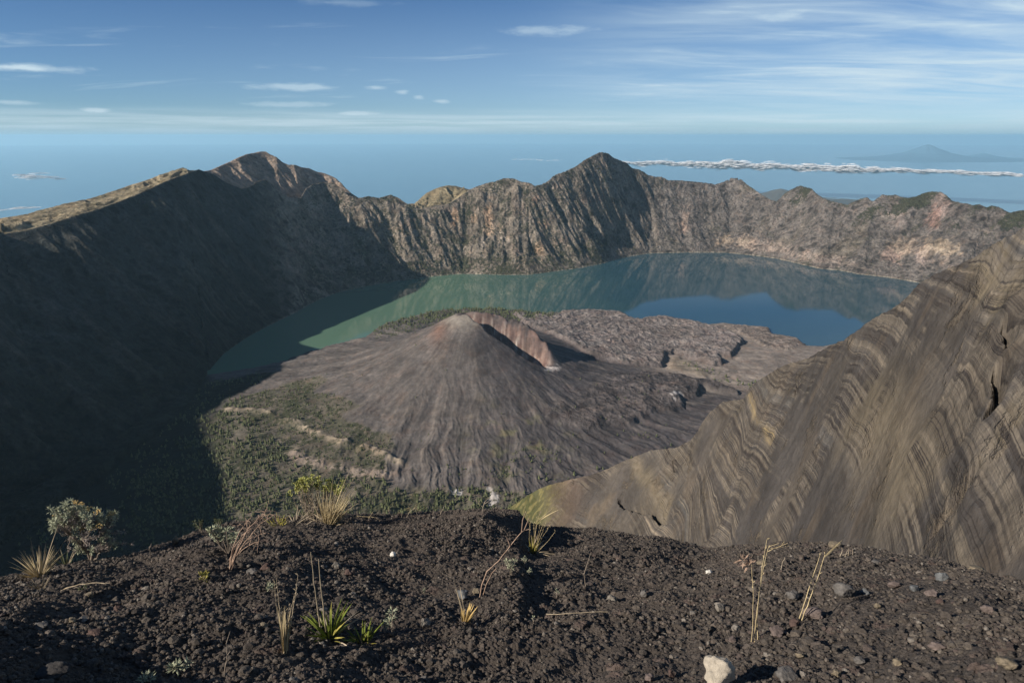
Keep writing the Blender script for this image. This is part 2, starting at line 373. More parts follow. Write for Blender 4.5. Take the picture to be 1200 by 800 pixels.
# floor
Z -= (par < 3) * sstep(1.0, 1.9, par) * np.interp(RR, [2550, 4000], [140, 0]) * sstep(aw0 - 0.07, aw0 + 0.05, TH)
fl = (1 - sstep(2.7, 3.0, par)) * sstep(1.7, 2.2, par)
Z += fl * (14 * fbm(X / 260, Y / 260, 5, 61) + 3 * fbm(X / 40, Y / 40, 4, 62))
Z += hc * (1 - sstep(2.9, 3.0, par) * (1 - conem * 0)) * 1.0 * (1 - sstep(5.5, 6, par)) * np.where(par > 3, sstep(8, 40, hc), 1)
# -- crater trough on the cone, opening down its near right flank
A_ = SUMMIT + np.array([15.0, 10.0]); B_ = np.array([262.0, 4130.0]); ax_ = (B_ - A_); AL = np.hypot(*ax_); ax_ /= AL; nx_ = np.array([-ax_[1], ax_[0]])
tq = ((X - A_[0]) * ax_[0] + (Y - A_[1]) * ax_[1]) / AL; qq = (X - A_[0]) * nx_[0] + (Y - A_[1]) * nx_[1]
qq = qq + 14 * noise(X / 90, Y / 90, 71)
tin = sstep(-0.16, 0.04, tq) * (1 - sstep(0.82, 1.02, tq)); wdt = np.interp(tq, [0, .3, .8, 1], [52, 78, 80, 50])
pit = tin * np.exp(-(qq / wdt) ** 4)
Z -= pit * np.interp(tq, [0, .3, .7, 1], [105, 140, 110, 45])
rimr = sstep(-0.1, 0.1, tq) * (1 - sstep(0.85, 1.05, tq)) * np.exp(-((qq - wdt - 42) / 48) ** 2)
Z += rimr * (.84 + .26 * ridged(X / 75, Y / 75, 4, 74)) * np.interp(tq, [0, .2, .6, 1], [8, 55, 120, 60])
riml = sstep(-0.1, 0.1, tq) * (1 - sstep(0.7, 1.0, tq)) * np.exp(-((qq + wdt + 14) / 22) ** 2); Z += riml * 8
inner = pit * sstep(-50, 20, qq); Z += inner * 22 * ridged(tq * 14, qq / 120, 4, 73)
# cone flanks: fine runnels growing into gullies at the foot
gx2, gy2 = grad(blur_r(np.interp(dC, [0, 2600], [1040, 0]) + 0 * Z, 1), th, rr)
gr = gullies(X + 70 * fbm(X / 350, Y / 350, 4, 15), Y + 70 * fbm(X / 350 + 7, Y / 350, 4, 16), gx2, gy2, 230, 5, 13, 1.1, 0.6)
ramp_c = np.interp(dC, [150, 400, 800, 1300, 1900, 2400], [0, 3, 11, 20, 20, 0]) * (par < 3.02)
Z += ramp_c * gr * (1 - pit)
# -- lava lobes
L1 = wxy([(640,373),(660,366),(690,363),(728,366),(745,376),(775,371),(800,376),(830,383),(858,391),(874,401),(866,409),(859,421),(846,419),(848,430),(836,431),(812,424),(790,417),(783,420),(777,436),(745,438),(690,432),(640,402),(612,384),(600,370)], -1585)
L2 = wxy([(650,436),(690,434),(725,441),(749,439),(796,441),(830,450),(866,462),(867,468),(847,464),(827,459),(818,472),(803,475),(801,487),(790,492),(770,492),(740,505),(690,512),(640,500),(630,460)], -1560)
L3 = wxy([(845,383),(870,380),(905,384),(912,392),(935,396),(945,404),(925,412),(895,408),(880,398)], -1590)
L4 = wxy([(776,437),(783,420),(797,419),(815,428),(835,440),(830,447),(800,442)], -1580)
wb = 22 * fbm(X / 90, Y / 90, 4, 81); s1 = poly_sdf(X, Y, L1) + wb; s2 = poly_sdf(X, Y, L2) + wb; s3 = poly_sdf(X, Y, L3) + wb * .7; s4 = poly_sdf(X, Y, L4) + wb * .3
okl = (par < 3.0)
l1 = (1 - sstep(-30, 0, s1)) * okl; l2 = (1 - sstep(-35, 0, s2)) * okl; l1 = l1 * sstep(620, 950, dC); l2 = l2 * sstep(760, 1100, dC); l3 = (1 - sstep(-20, 0, s3)) * okl; l4 = (1 - sstep(-60, 0, s4)) * okl
rough = ridged(X / 60, Y / 60, 5, 83); rip = np.sin(s2 / 26 + 3 * noise(X / 150, Y / 150, 85))
Z += l1 * (30 + 11 * rough + 6 * fbm(X / 200, Y / 200, 3, 84)) + l2 * (30 + 6 * rip + 8 * rough) + l3 * (12 + 8 * rough) + l4 * 14
# -- pale scarps in the wood
sc1, _ = line_dist(X, Y, wxy([(267,484),(291,485),(318,491),(328,498),(347,500),(369,512),(402,525),(432,529),(470,548)], -1545))
sc2, _ = line_dist(X, Y, wxy([(343,534),(355,543),(372,547),(389,552),(422,557),(450,560)], -1548))
sc3, _ = line_dist(X, Y, wxy([(285,462),(300,455),(345,447),(376,437),(420,425)], -1550))
scn = 16 * fbm(X / 70, Y / 70, 4, 91)
brk = sstep(-.35, .1, fbm(X / 100, Y / 100, 4, 93)); b1 = np.exp(-((sc1 + scn * 1.4) / 24) ** 2) * (.35 + .65 * brk); b2 = np.exp(-((sc2 + scn * 1.8) / 42) ** 2) * (.3 + .7 * brk)
side = -sstep(-60, 60, 0 * sc1)
Z += (b1 * 15 + b2 * 7) * okl
WOOD = wxy([(244,496),(262,474),(284,466),(311,457),(342,449),(376,441),(386,448),(370,463),(400,470),(424,482),(404,492),(436,510),(462,512),(464,530),(452,545),(462,572),(480,578),(540,570),(600,576),(640,590),(640,640),(150,640),(150,560),(215,520)], -1548)
WOOD2 = wxy([(434,387),(455,377),(480,369),(505,363),(530,359),(562,357),(600,360),(662,366),(650,377),(600,380),(540,380),(500,388),(467,400),(440,402)], -1575)
WOOD3 = wxy([(575,538),(600,534),(640,520),(662,530),(655,548),(640,556),(610,560),(585,572),(570,560)], -1550)
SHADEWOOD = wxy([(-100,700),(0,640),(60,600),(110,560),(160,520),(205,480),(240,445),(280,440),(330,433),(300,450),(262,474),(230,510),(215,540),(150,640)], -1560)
w1 = poly_sdf(X, Y, WOOD) + 28 * fbm(X / 110, Y / 110, 4, 95); w2 = poly_sdf(X, Y, WOOD2) + 12 * fbm(X / 60, Y / 60, 3, 96)
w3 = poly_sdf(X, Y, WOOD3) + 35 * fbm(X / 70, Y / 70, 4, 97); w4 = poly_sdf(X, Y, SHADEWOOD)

# ------------------------------------------------------------------ ground colours (what the ground is made of, plus shade painted in on left and cone)
col = np.empty(X.shape + (3,), np.float32); col[...] = (0.135, 0.115, 0.085)
nA = fbm(X / 500, Y / 500, 5, 101); nB = fbm(X / 120, Y / 120, 5, 103); nC = fbm(X / 45, Y / 45, 4, 105)
LW = 1
# walls
mixc(col, sstep(6.0, 6.1, par) * leftm, (0.040, 0.043, 0.040))  # left wall colour darkened to deepen its shade
mixc(col, sstep(6.0, 6.1, par) * mid, (0.160, 0.136, 0.108))
mixc(col, sstep(6.0, 6.1, par) * rightm, (0.112, 0.098, 0.086))
mixc(col, sstep(6.0, 6.1, par) * (1 - leftm) * sstep(0.1, 0.5, nA) * 0.5, (0.135, 0.115, 0.085))
mixc(col, leftm * (1 - sstep(6.6, 8.2, par)) * (par > 6), (0.022, 0.023, 0.019)); DARKF = ((par <= 6) * np.maximum(1 - sstep(-30, 20, w4), 1 - sstep(math.radians(-26), math.radians(-24.6), TH)))  # painted shade: lower left wall, and the mask for the shadowed floor
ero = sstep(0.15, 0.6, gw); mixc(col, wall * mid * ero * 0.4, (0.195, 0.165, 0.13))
redn = fbm(X / 240, Z / 240, 4, 107); mixc(col, wall * mid * sstep(0.12, 0.45, redn) * 0.3, (0.22, 0.155, 0.125))
mixc(col, wall * leftm * sstep(-.1, .5, gw + .4 * gs) * .5, (0.085, 0.075, 0.060)); mixc(col, wall * leftm * sstep(.1, .6, -gw) * .5, (0.03, 0.034, 0.028))  # relief of the shaded wall painted in: lighter ribs, darker gullies
# rust and white scars on the cliffs
def scar(px, py, wpx, hpx, c, soft=0.45):
    a, _ = ray(px, py); r0, z0 = cC(np.array([a])); r1, z1 = cE(np.array([a]))
    _, t = ray(px, py)
    # where the view ray meets the wall
    f = np.linspace(0, 1, 60); rz = r0[0] + f * (r1[0] - r0[0]); zz = np.interp(rz, [r0[0], r0[0] * .38 + r1[0] * .62, r1[0]], [z0[0], z0[0] + (z1[0] - z0[0]) * .55, z1[0]])
    k = np.argmin(np.abs(zz - rz * t)); z_ = zz[k]; m = rz[k] / F_PX
    d = np.sqrt((((TH - a) * RR) / (wpx * m * 1.05)) ** 2 + ((Z - z_) / (hpx * m * 1.05)) ** 2)
    d = d + 1.1 * nC + 0.9 * nB
    mixc(col, (.75 - .25 * (px > 800)) * (1 - sstep(1 - soft, 1 + soft, d)) * sstep(6.05, 6.2, par), tuple(.62 * v for v in c))
for s_ in ((533,256,4,7,(.62,.40,.25)),(573,258,5,13,(.62,.42,.27)),(556,255,3,4,(.6,.42,.28)),(541,266,4,3,(.5,.38,.28)),(577,266,2,8,(.6,.45,.33)),(585,267,3,4,(.55,.42,.3)),(631,293,6,7,(.66,.46,.3)),(627,234,3,6,(.5,.34,.24)),
           (588,277,2,4,(.6,.5,.4)),(594,281,3,2,(.6,.5,.4)),(637,262,6,5,(.4,.28,.2)),(699,274,4,3,(.5,.42,.32)),(566,285,2,3,(.6,.5,.4)),(802,261,4,10,(.5,.36,.28)),
           (850,281,8,4,(.60,.46,.32)),(845,286,6,3,(.6,.48,.36)),(874,285,8,5,(.6,.45,.32)),(872,283,5,3,(.68,.55,.4)),(1055,290,8,8,(.55,.42,.3)),(1045,301,8,5,(.52,.36,.29)),(1070,287,6,7,(.5,.38,.28)),(1103,288,13,6,(.62,.48,.33)),(1105,293,8,4,(.64,.52,.38)),
           (1082,299,7,7,(.48,.36,.30)),(1108,306,4,5,(.62,.5,.4)),(1105,240,6,9,(.45,.33,.28)),(1094,256,5,8,(.45,.26,.2)),(1050,253,7,10,(.4,.33,.29)),(1088,296,6,5,(.6,.48,.36)),(900,290,30,5,(.42,.33,.27)),(960,303,30,4,(.42,.34,.28))):
    scar(*s_)
# narrow shore line of pale sand
mixc(col, sstep(5.98, 6.0, par) * (1 - sstep(6.012, 6.03, par)) * (1 - leftm), (0.26, 0.235, 0.19))
# grass on the outer flanks, far peak
fl_l = sstep(9.0, 9.05, par) * (1 - sstep(math.radians(-24.5), math.radians(-23.5), TH)); mixc(col, fl_l, (0.235, 0.195, 0.125)); mixc(col, fl_l * sstep(0.0, 0.3, nB), (0.15, 0.125, 0.075))
pk = sstep(9.15, 9.3, par) * sstep(math.radians(-24.5), math.radians(-23.5), TH) * (1 - sstep(math.radians(-13.5), math.radians(-12.5), TH)); mixc(col, pk, (0.25, 0.195, 0.15)); mixc(col, pk * sstep(-.1, .3, nB) * .6, (0.17, 0.13, 0.095))
gh = sstep(9.2, 9.4, par) * sstep(math.radians(-12.5), math.radians(-12), TH) * (1 - sstep(math.radians(-2), math.radians(-1), TH)); mixc(col, gh, (0.20, 0.165, 0.10))
mixc(col, sstep(12.3, 13, par), (0.09, 0.11, 0.06))
# valley floor
fm = (1 - sstep(2.98, 3.02, par)); mixc(col, fm, (0.115, 0.10, 0.075))
mixc(col, fm * sstep(-0.1, 0.35, nB) * 0.6, (0.085, 0.09, 0.05))
conec = fm * (1 - sstep(-40, 60, dC - 2150 - 300 * nA)) * (1 - (1 - sstep(-30, 10, w1)) * 0.85)
mixc(col, conec, (0.114, 0.101, 0.093))
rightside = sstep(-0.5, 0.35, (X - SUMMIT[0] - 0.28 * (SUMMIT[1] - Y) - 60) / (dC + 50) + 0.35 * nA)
mixc(col, conec * rightside, (0.070, 0.063, 0.064))  # dark flows, with shade painted in on the side away from the sun
str_ = noise(aC * 24 + 2.5 * nA, dC / 500, 111) + 0.8 * noise(aC * 60 + 4 * nA + 2 * nB, dC / 260, 112) + .7 * gr; mixc(col, conec * sstep(0.1, 0.9, str_) * .4, (0.19, 0.162, 0.138)); mixc(col, conec * sstep(0.1, 0.9, -str_) * .5, (0.080, 0.070, 0.066)); mixc(col, conec * sstep(.12, .45, -gr) * sstep(300, 800, dC) * .35, (0.062, 0.055, 0.053)); mixc(col, conec * sstep(.2, .5, gr) * sstep(300, 800, dC) * .35, (0.185, 0.158, 0.135))  # streaks; then gullies darkened and ribs lightened in colour to imitate shading
redspot = np.exp(-(((X - SUMMIT[0] + 175) / 60) ** 2 + ((Y - SUMMIT[1] + 110) / 150) ** 2)); mixc(col, redspot * 0.6, (0.20, 0.115, 0.085))
mixc(col, np.exp(-((dC - 105 + 60 * nC) / 60) ** 2) * (1 - sstep(-20, 20, qq)) * 0.7 * fm, (0.27, 0.24, 0.20))
yel = fm * sstep(0.05, 0.35, nB + 0.3 * nA) * (1 - sstep(0, 420, np.hypot(X - 40, (Y - 3350) * 0.7))); mixc(col, yel * .7, (0.155, 0.145, 0.08))
yel2 = fm * sstep(-.1, .2, nB) * (1 - sstep(0, 160, np.hypot(X + 480, (Y - 2800) * .6))); mixc(col, yel2, (0.21, 0.18, 0.09))
# lava fields
fieldm = fm * sstep(620, 1000, X + 0.25 * (Y - 5000)) * sstep(3900, 4300, Y); mixc(col, fieldm, (0.215, 0.182, 0.155))
mixc(col, l1, (0.165, 0.142, 0.128)); mixc(col, l1 * sstep(0.25, 0.7, rough) * .6, (0.235, 0.205, 0.185)); mixc(col, l1 * sstep(-.1, .3, nB) * .6, (0.15, 0.12, 0.11)); edge1 = np.exp(-((s1 + 6) / 22) ** 2) * okl * sstep(600, 900, dC); mixc(col, edge1 * .6, (0.11, 0.09, 0.085))
mixc(col, l3, (0.20, 0.165, 0.14)); mixc(col, l2, (0.082, 0.071, 0.068)); mixc(col, l2 * sstep(.3, .8, rip) * .4, (0.13, 0.11, 0.1)); mixc(col, l4, (0.21, 0.175, 0.135))
mixc(col, DARKF, (0.022, 0.023, 0.018))  # floor lying in the wall's cast shadow painted darker
mixc(col, fm * np.clip(b1 * 1.1, 0, 1) * sstep(-.5, .1, nC), (0.31, 0.255, 0.19)); mixc(col, fm * np.clip(b2, 0, 1) * .9, (0.32, 0.255, 0.205))
for px, py, s_ in ((531,554,26),(537,552,18),(578,556,24),(576,560,18),(573,550,14),(790,466,30),(797,462,22),(640,436,34),(649,437,26),(655,434,20)):
    q = xyz(on_z(px, py, -1540 if px < 600 or px > 700 else -1445)); mixc(col, .7 * (1 - sstep(.2, 1.0, np.hypot(X - q[0], (Y - q[1]) * .6) / s_ + nC * 2.2)) * fm, (0.5, 0.47, 0.44))
# crater walls: oxidised red, sulphur white
mixc(col, np.clip(pit * 1.4, 0, 1) * fm, (0.15, 0.095, 0.08)); mixc(col, np.clip(inner * 1.3, 0, 1) * sstep(-.05, .3, fbm(tq * 16, qq / 90, 4, 121)) * fm, (0.27, 0.20, 0.165))
mixc(col, np.clip(inner * 1.3, 0, 1) * sstep(.12, .4, fbm(tq * 22 + 5, qq / 60, 4, 122)) * (1 - .4 * sstep(.5, .8, tq)) * fm, (0.46, 0.40, 0.35)); mixc(col, rimr * .7 * fm * (qq < wdt + 38) * sstep(-.2, .2, nC + nB), (0.20, 0.132, 0.108)); mixc(col, rimr * fm * (qq >= wdt + 38), (0.085, 0.07, 0.066))
scrub = np.zeros_like(X); pz = np.clip(par - 6, 0, 3) / 3
scrub = np.where(par > 6, mid * (0.42 + 0.25 * sstep(0, 1, -gw) + .1 * (pz < .3)) + rightm * (0.16 + 0.62 * sstep(.55, .95, pz) * sstep(math.radians(17), math.radians(24), TH)) + leftm * 0.35, 0)
scrub *= (1 - beyond * 0.85)
scrub = np.where(par < 3, 0.22 * (1 - conec) * (1 - l1) * (1 - l2) + .38 * (1 - sstep(-10, 30, w1)), scrub)
scrub *= np.where((TH > math.radians(8)) & (par > 6), sstep(-0.15, 0.2, nA) * .8 + .2, 1)
flat = np.clip(np.where(par < 3, 0.88 + .06 * conec - 0.42 * l1 - .36 * l2 - .3 * l3, 0.0) + sstep(9.05, 9.3, par) * 0.5 + wall * leftm * .35, 0, 0.97)
SUBMERGED = (par > 3.05) & (par < 5.95)
dpt = (1 - np.clip(0, 0, 1)) * 0
M_GROUND = terrain_mat()
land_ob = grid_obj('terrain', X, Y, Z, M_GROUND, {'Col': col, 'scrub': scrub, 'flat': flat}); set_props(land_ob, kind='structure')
def ground_z(x, y):
    a = math.atan2(x, y); r = math.hypot(x, y); j = min(max(np.searchsorted(th, a) - 1, 0), len(th) - 2); i = min(max(np.searchsorted(rr, r) - 1, 0), len(rr) - 2)
    u = (a - th[j]) / (th[j + 1] - th[j]); v = (r - rr[i]) / (rr[i + 1] - rr[i])
    return (Z[i, j] * (1 - u) + Z[i, j + 1] * u) * (1 - v) + (Z[i + 1, j] * (1 - u) + Z[i + 1, j + 1] * u) * v
print('terrain', X.shape, time.time() - T0)
# ------------------------------------------------------------------ the bedded ash ridge on the right
def ash_mat():
    t = NT('bedded_ash'); P = t.n('NewGeometry').outputs['Position']; col = t.attr('Col'); bed = t.attr('bed', 'Fac')
    w1_ = t.noise(P, 1 / 150, 3, 0.5); w2_ = t.noise(P, 1 / 9, 5, 0.6)
    z = t.math('ADD', t.attr('bedz', 'Fac'), t.math('ADD', t.math('MULTIPLY', w1_, 22.0), t.math('MULTIPLY', w2_, 0.6)))
    z = t.math('ADD', z, t.attr('warp', 'Fac'))
    def lay(sc_, det, sc2=None): return t.noise(t.n('CombineXYZ', i_0=0.0, i_1=3.3, i_2=z).outputs[0], sc_, det, 0.7)
    a = lay(1 / 14, 3); b = lay(1 / 5.5, 3); c_ = lay(1 / 30, 2)
    k = bed
    cov = t.ramp(t.math('ADD', t.math('ADD', t.math('MULTIPLY', t.noise(P, 1 / 60, 6, 0.65), 0.7), t.math('MULTIPLY', lay(1 / 26, 2), 0.5)), t.math('MULTIPLY', k, 0.34)), 0.66, 0.90)
    win = lambda v_, c0_, w_: t.math('SUBTRACT', 1.0, t.ramp(t.math('ABSOLUTE', t.math('SUBTRACT', v_, c0_)), w_ * .35, w_))
    f2 = lay(1 / 4.2, 2)
    brk = t.ramp(t.noise(P, 1 / 16, 5, 0.65), 0.42, 0.58); cov = t.math('MULTIPLY', cov, t.math('ADD', t.math('MULTIPLY', brk, 0.5), 0.5))
    c = t.mix(t.math('MULTIPLY', cov, t.ramp(b, 0.50, 0.60)), col, (0.205, 0.173, 0.135))
    rg = t.ridged(P, 1 / 26, 7, .65); rm = t.ramp(rg, .1, .7, .92, 1.07); c = t.mix(1.0, c, t.n('CombineColor', i_0=rm, i_1=rm, i_2=rm).outputs[0], 'MULTIPLY')
    oc = t.math('MULTIPLY', t.ramp(t.noise(P, 1 / 70, 7, 0.7), 0.54, 0.62), t.ramp(t.noise(P, 1 / 12, 5, 0.7), 0.4, 0.6)); c = t.mix(t.math('MULTIPLY', oc, 0.7), c, (0.215, 0.172, 0.122))
    c = t.mix(t.math('MULTIPLY', cov, t.ramp(a, 0.52, 0.60, 0, 0.8)), c, (0.195, 0.165, 0.132))
    c = t.mix(t.math('MULTIPLY', cov, t.ramp(a, 0.46, 0.36, 0, 0.5)), c, (0.105, 0.085, 0.070))
    c = t.mix(t.math('MULTIPLY', cov, win(f2, 0.57, 0.028)), c, (0.25, 0.212, 0.165)); c = t.mix(t.math('MULTIPLY', cov, win(f2, 0.43, 0.028)), c, (0.072, 0.062, 0.055)); c = t.mix(t.math('MULTIPLY', cov, win(b, 0.40, 0.025)), c, (0.065, 0.056, 0.05))
    c = t.mix(t.math('MULTIPLY', cov, t.ramp(c_, 0.56, 0.68, 0, 0.6)), c, (0.150, 0.148, 0.142))
    c = t.mix(t.math('MULTIPLY', cov, t.math('MULTIPLY', t.ramp(b, 0.60, 0.66), t.ramp(w1_, 0.4, 0.6))), c, (0.33, 0.27, 0.20))
    f = t.math('MULTIPLY', t.ramp(t.noise(P, 1 / 6, 5, 0.6), 0.3, 0.7, 0.66, 0.84), t.ramp(t.noise(P, 1 / 55, 5, 0.6), 0.3, 0.7, 0.80, 1.22))
    c = t.mix(1.0, c, t.n('CombineColor', i_0=f, i_1=f, i_2=f).outputs[0], 'MULTIPLY')
    h = t.math('ADD', t.math('MULTIPLY', t.noise(P, 1 / 7.0, 6, 0.6), 1.8), t.math('MULTIPLY', t.math('MULTIPLY', t.ramp(b, 0.45, 0.60), cov), 0.4))
    h = t.math('ADD', h, t.math('MULTIPLY', t.math('MULTIPLY', t.ramp(a, 0.48, 0.58), cov), 0.6))
    h = t.math('ADD', h, t.math('ADD', t.math('MULTIPLY', oc, 2.2), t.math('MULTIPLY', rg, .6)))
    return t.finish(c, 0.97, h, 1.0, 0.9, 0.1)
K_px = [(1420,190),(1300,232),(1240,256),(1200,267),(1190,272),(1178,277),(1166,285),(1154,292),(1144,300),(1136,304),(1120,311),(1104,317),(1094,322),(1087,326),(1075,333),(1067,343),(1060,350),(1053,356),(1044,361),(1036,365),(1026,371),(1016,377),(1007,385),(999,390),(989,398),(978,403),(969,407),(958,413),(948,419),(936,423),(925,425),(911,432),(900,439),
        (891,444),(883,450),(877,456),(872,467),(860,469),(847,471),(838,478),(830,485),(822,496),(817,506),(809,515),(800,520),(793,524),(776,526),(763,527),(754,531),(746,534),(734,539),(722,544),(712,549),(702,553),(690,557),(678,560),(668,562),(658,565),(648,567),(638,570),(629,574),(621,579),(610,586),(600,593),(580,606),(540,640),(480,700)]
kd = ([480, 600, 680, 760, 830, 900, 1000, 1100, 1200, 1420], [1120, 1050, 985, 905, 830, 720, 590, 480, 400, 310])
cK = Curve([at_r(px, py, np.interp(px, *kd)) for px, py in K_px])
tha = np.radians(np.arange(-9, 62, 0.048 / Q)); wv = np.concatenate([np.linspace(-0.5, 0, 30)[:-1], np.linspace(0, 1, int(620 * Q)), 1 + np.array([0.01, 0.02, 0.04, 0.07, 0.12, 0.2, 0.3, 0.5, 0.8, 1.2])])
rk, zk = cK(tha); mS = 0.66
tb = -0.70; rb = (mS * rk - zk) / (mS - tb); zb = tb * rb
Wv, _ = np.meshgrid(wv, tha, indexing='ij'); TA = np.meshgrid(wv, tha, indexing='ij')[1]
inF = np.clip(Wv, 0, 1); Rg = rb + (rk - rb) * inF; Zg = zb + (zk - zb) * (inF + 0.10 * np.sin(np.pi * inF) * 0)
lo = np.clip(-Wv, 0, 1); Rg = Rg - lo * rb * 0.9; Zg = Zg + lo * np.abs(zb) * 0.72 - lo * 20
hi = np.clip(Wv - 1, 0, 9); Rg = Rg + hi * 260; Zg = Zg - hi * 330 - np.clip(hi, 0, .1) * 25
Xa, Ya = Rg * np.sin(TA), Rg * np.cos(TA)
def grad_xy(X, Y, Z):
    Xi, Xj = np.gradient(X); Yi, Yj = np.gradient(Y); Zi, Zj = np.gradient(Z); det = Xi * Yj - Xj * Yi + 1e-9
    return (Zi * Yj - Zj * Yi) / det, (Xi * Zj - Xj * Zi) / det
gxa, gya = grad_xy(Xa, Ya, Zg)
sm = np.clip(gxa, -1.5, 1.5); sn_ = np.clip(gya, -1.5, 1.5)
def blur2(A, n):
    w = np.hanning(2 * n + 3)[1:-1]; w /= w.sum()
    for ax in (0, 1):
        pad = [(0, 0), (0, 0)]; pad[ax] = (n, n); Ap = np.pad(A, pad, 'edge'); o = np.zeros_like(A)
        for i, wi in enumerate(w): o += wi * (Ap[i:i + A.shape[0]] if ax == 0 else Ap[:, i:i + A.shape[1]])
        A = o
    return A
sm = blur2(sm, int(60 * Q)); sn_ = blur2(sn_, int(60 * Q))
ga = gullies(Xa, Ya, sm, sn_, 150, 5, 17, 1.2, 0.52); gb = gullies(Xa, Ya, sm, sn_, 34, 3, 19, 1.1, 0.5)
facem = sstep(-0.3, 0.1, Wv) * (1 - sstep(0.90, 1.0, Wv) * 0.9) * (1 - sstep(1.0, 1.1, Wv)); faraway = np.interp(Rg, [200, 400, 900], [0.5, 0.9, 1.3])
Zb0 = Zg + facem * ga * 5.5 * faraway
Zg = Zg + facem * (ga * 12 * faraway + 5 * faraway * (ridged(Xa / 130 + .4 * ga, Ya / 130, 5, 132) - .3) + gb * 0.7 * faraway + 7 * fbm(Xa / 90, Ya / 90, 5, 131) + 0.6 * fbm(Xa / 9, Ya / 9, 4, 133)) + (1 - facem) * 1.6 * fbm(Xa / 8, Ya / 8, 4, 134) * (Wv < 1.5)
warp = (26 * fbm(Xa / 260, Ya / 260, 3, 135) - 0.02 * Xa + 0.10 * Ya).astype(np.float64)
# hard beds stand proud of the slope
bz = (Zb0 + warp); bn = fbm(bz / 9.0, 0 * bz + 1.5, 3, 137); covn = sstep(-0.10, 0.18, fbm(Xa / 110, Ya / 110, 4, 139) + 0.30 * ga)
Zg = Zg + facem * covn * (0.8 * sstep(-0.05, 0.15, bn) + 0.2 * sstep(0.0, 0.1, fbm(bz / 3.0, 0 * bz + 7.5, 2, 138)))
# cracks and undercut ledges
def on_face(px, py):
    a, t_ = ray(px, py); j = min(np.searchsorted(tha, a), len(tha) - 1); colj = Zg[:, j] - Rg[:, j] * t_; i0 = np.searchsorted(wv, 0); k = i0
    for k in range(i0, len(wv) - 12):
        if colj[k] > 0: break
    return Xa[k, j], Ya[k, j]
for line, wd, dp in (([(728,581),(742,588),(756,592),(770,598),(786,604)], 4.0, 22), ([(806,610),(812,603),(818,598),(826,602),(842,602)], 7, 40), ([(814,598),(820,588),(822,580)], 2.5, 14),
                     ([(1172,430),(1177,440),(1175,452),(1168,464),(1166,472)], 1.8, 14), ([(1106,600),(1118,582),(1131,570),(1133,562)], 1.8, 12), ([(1186,398),(1184,384),(1180,376)], 1.4, 9), ([(936,446),(934,456)], 1.6, 5), ([(790,538),(793,548)], 2, 5)):
    dl, _ = line_dist(Xa, Ya, [on_face(*p) for p in line]); Zg = Zg - dp * np.exp(-((dl + 0.8 * fbm(Xa / 5, Ya / 5, 3, 141)) / wd) ** 2)
cola = np.empty(Xa.shape + (3,), np.float32); cola[...] = (0.108, 0.096, 0.086)
na = fbm(Xa / 120, Ya / 120, 4, 143); mixc(cola, sstep(0.0, 0.4, na) * .6, (0.105, 0.093, 0.078)); mixc(cola, sstep(0.0, 0.4, -na) * .5, (0.165, 0.135, 0.10))
big = fbm(Xa / 150 + 3, Ya / 150, 5, 144); mixc(cola, sstep(0.0, 0.35, big) * .6, (0.076, 0.069, 0.065)); mixc(cola, sstep(.05, .4, -big) * .5, (0.155, 0.132, 0.105))
orange = fbm(Xa / 40, Ya / 40, 5, 145); mixc(cola, sstep(0.15, 0.45, orange) * .35, (0.20, 0.15, 0.10))
dl, _ = line_dist(Xa, Ya, [on_face(*p) for p in ((877,462),(882,478),(884,488),(893,498),(900,508),(905,516))]); mixc(cola, np.exp(-((dl + 4 * orange) / 1.3) ** 2) * .8, (0.36, 0.27, 0.14))
for ln, wd in (([(1198,465),(1185,500),(1160,530),(1140,555)], 4), ([(1150,300),(1160,320),(1180,345)], 3), ([(1144,300),(1170,312),(1200,330)], 3), ([(745,500),(755,560),(780,600)], 6), ([(1000,480),(1040,500),(1060,540),(1080,580)], 8)):
    dl, _ = line_dist(Xa, Ya, [on_face(*p) for p in ln]); mixc(cola, np.exp(-((dl + 8 * orange) / wd) ** 2) * .6, (0.26, 0.21, 0.14))
pxa, _ = proj(Xa, Ya, Zg); tip = 1 - sstep(math.radians(3.0), math.radians(9), TA - 0.05 * na - 0.06 * (1 - np.clip(Wv, 0, 1)) * -1)
mixc(cola, tip * 0.9, (0.215, 0.155, 0.115)); green = tip * sstep(0.15, 0.5, np.clip(Wv, 0, 1) + 0.8 * fbm(Xa / 25, Ya / 25, 4, 147)) * (1 - sstep(math.radians(1.5), math.radians(6), TA))
mixc(cola, green, (0.11, 0.115, 0.05)); mixc(cola, green * sstep(0, .3, fbm(Xa / 9, Ya / 9, 3, 149)), (0.24, 0.21, 0.09))
bedm = np.clip(0.25 + 0.9 * covn * (1 - 0.85 * tip) + 0.4 * sstep(.85, 1, Wv) * (1 - tip), 0, 1)
ridge = grid_obj('ash_ridge', Xa, Ya, Zg, ash_mat(), {'Col': cola, 'bed': bedm, 'warp': warp, 'bedz': Zb0}); set_props(ridge, kind='structure')
print('ridge', Xa.shape, time.time() - T0)

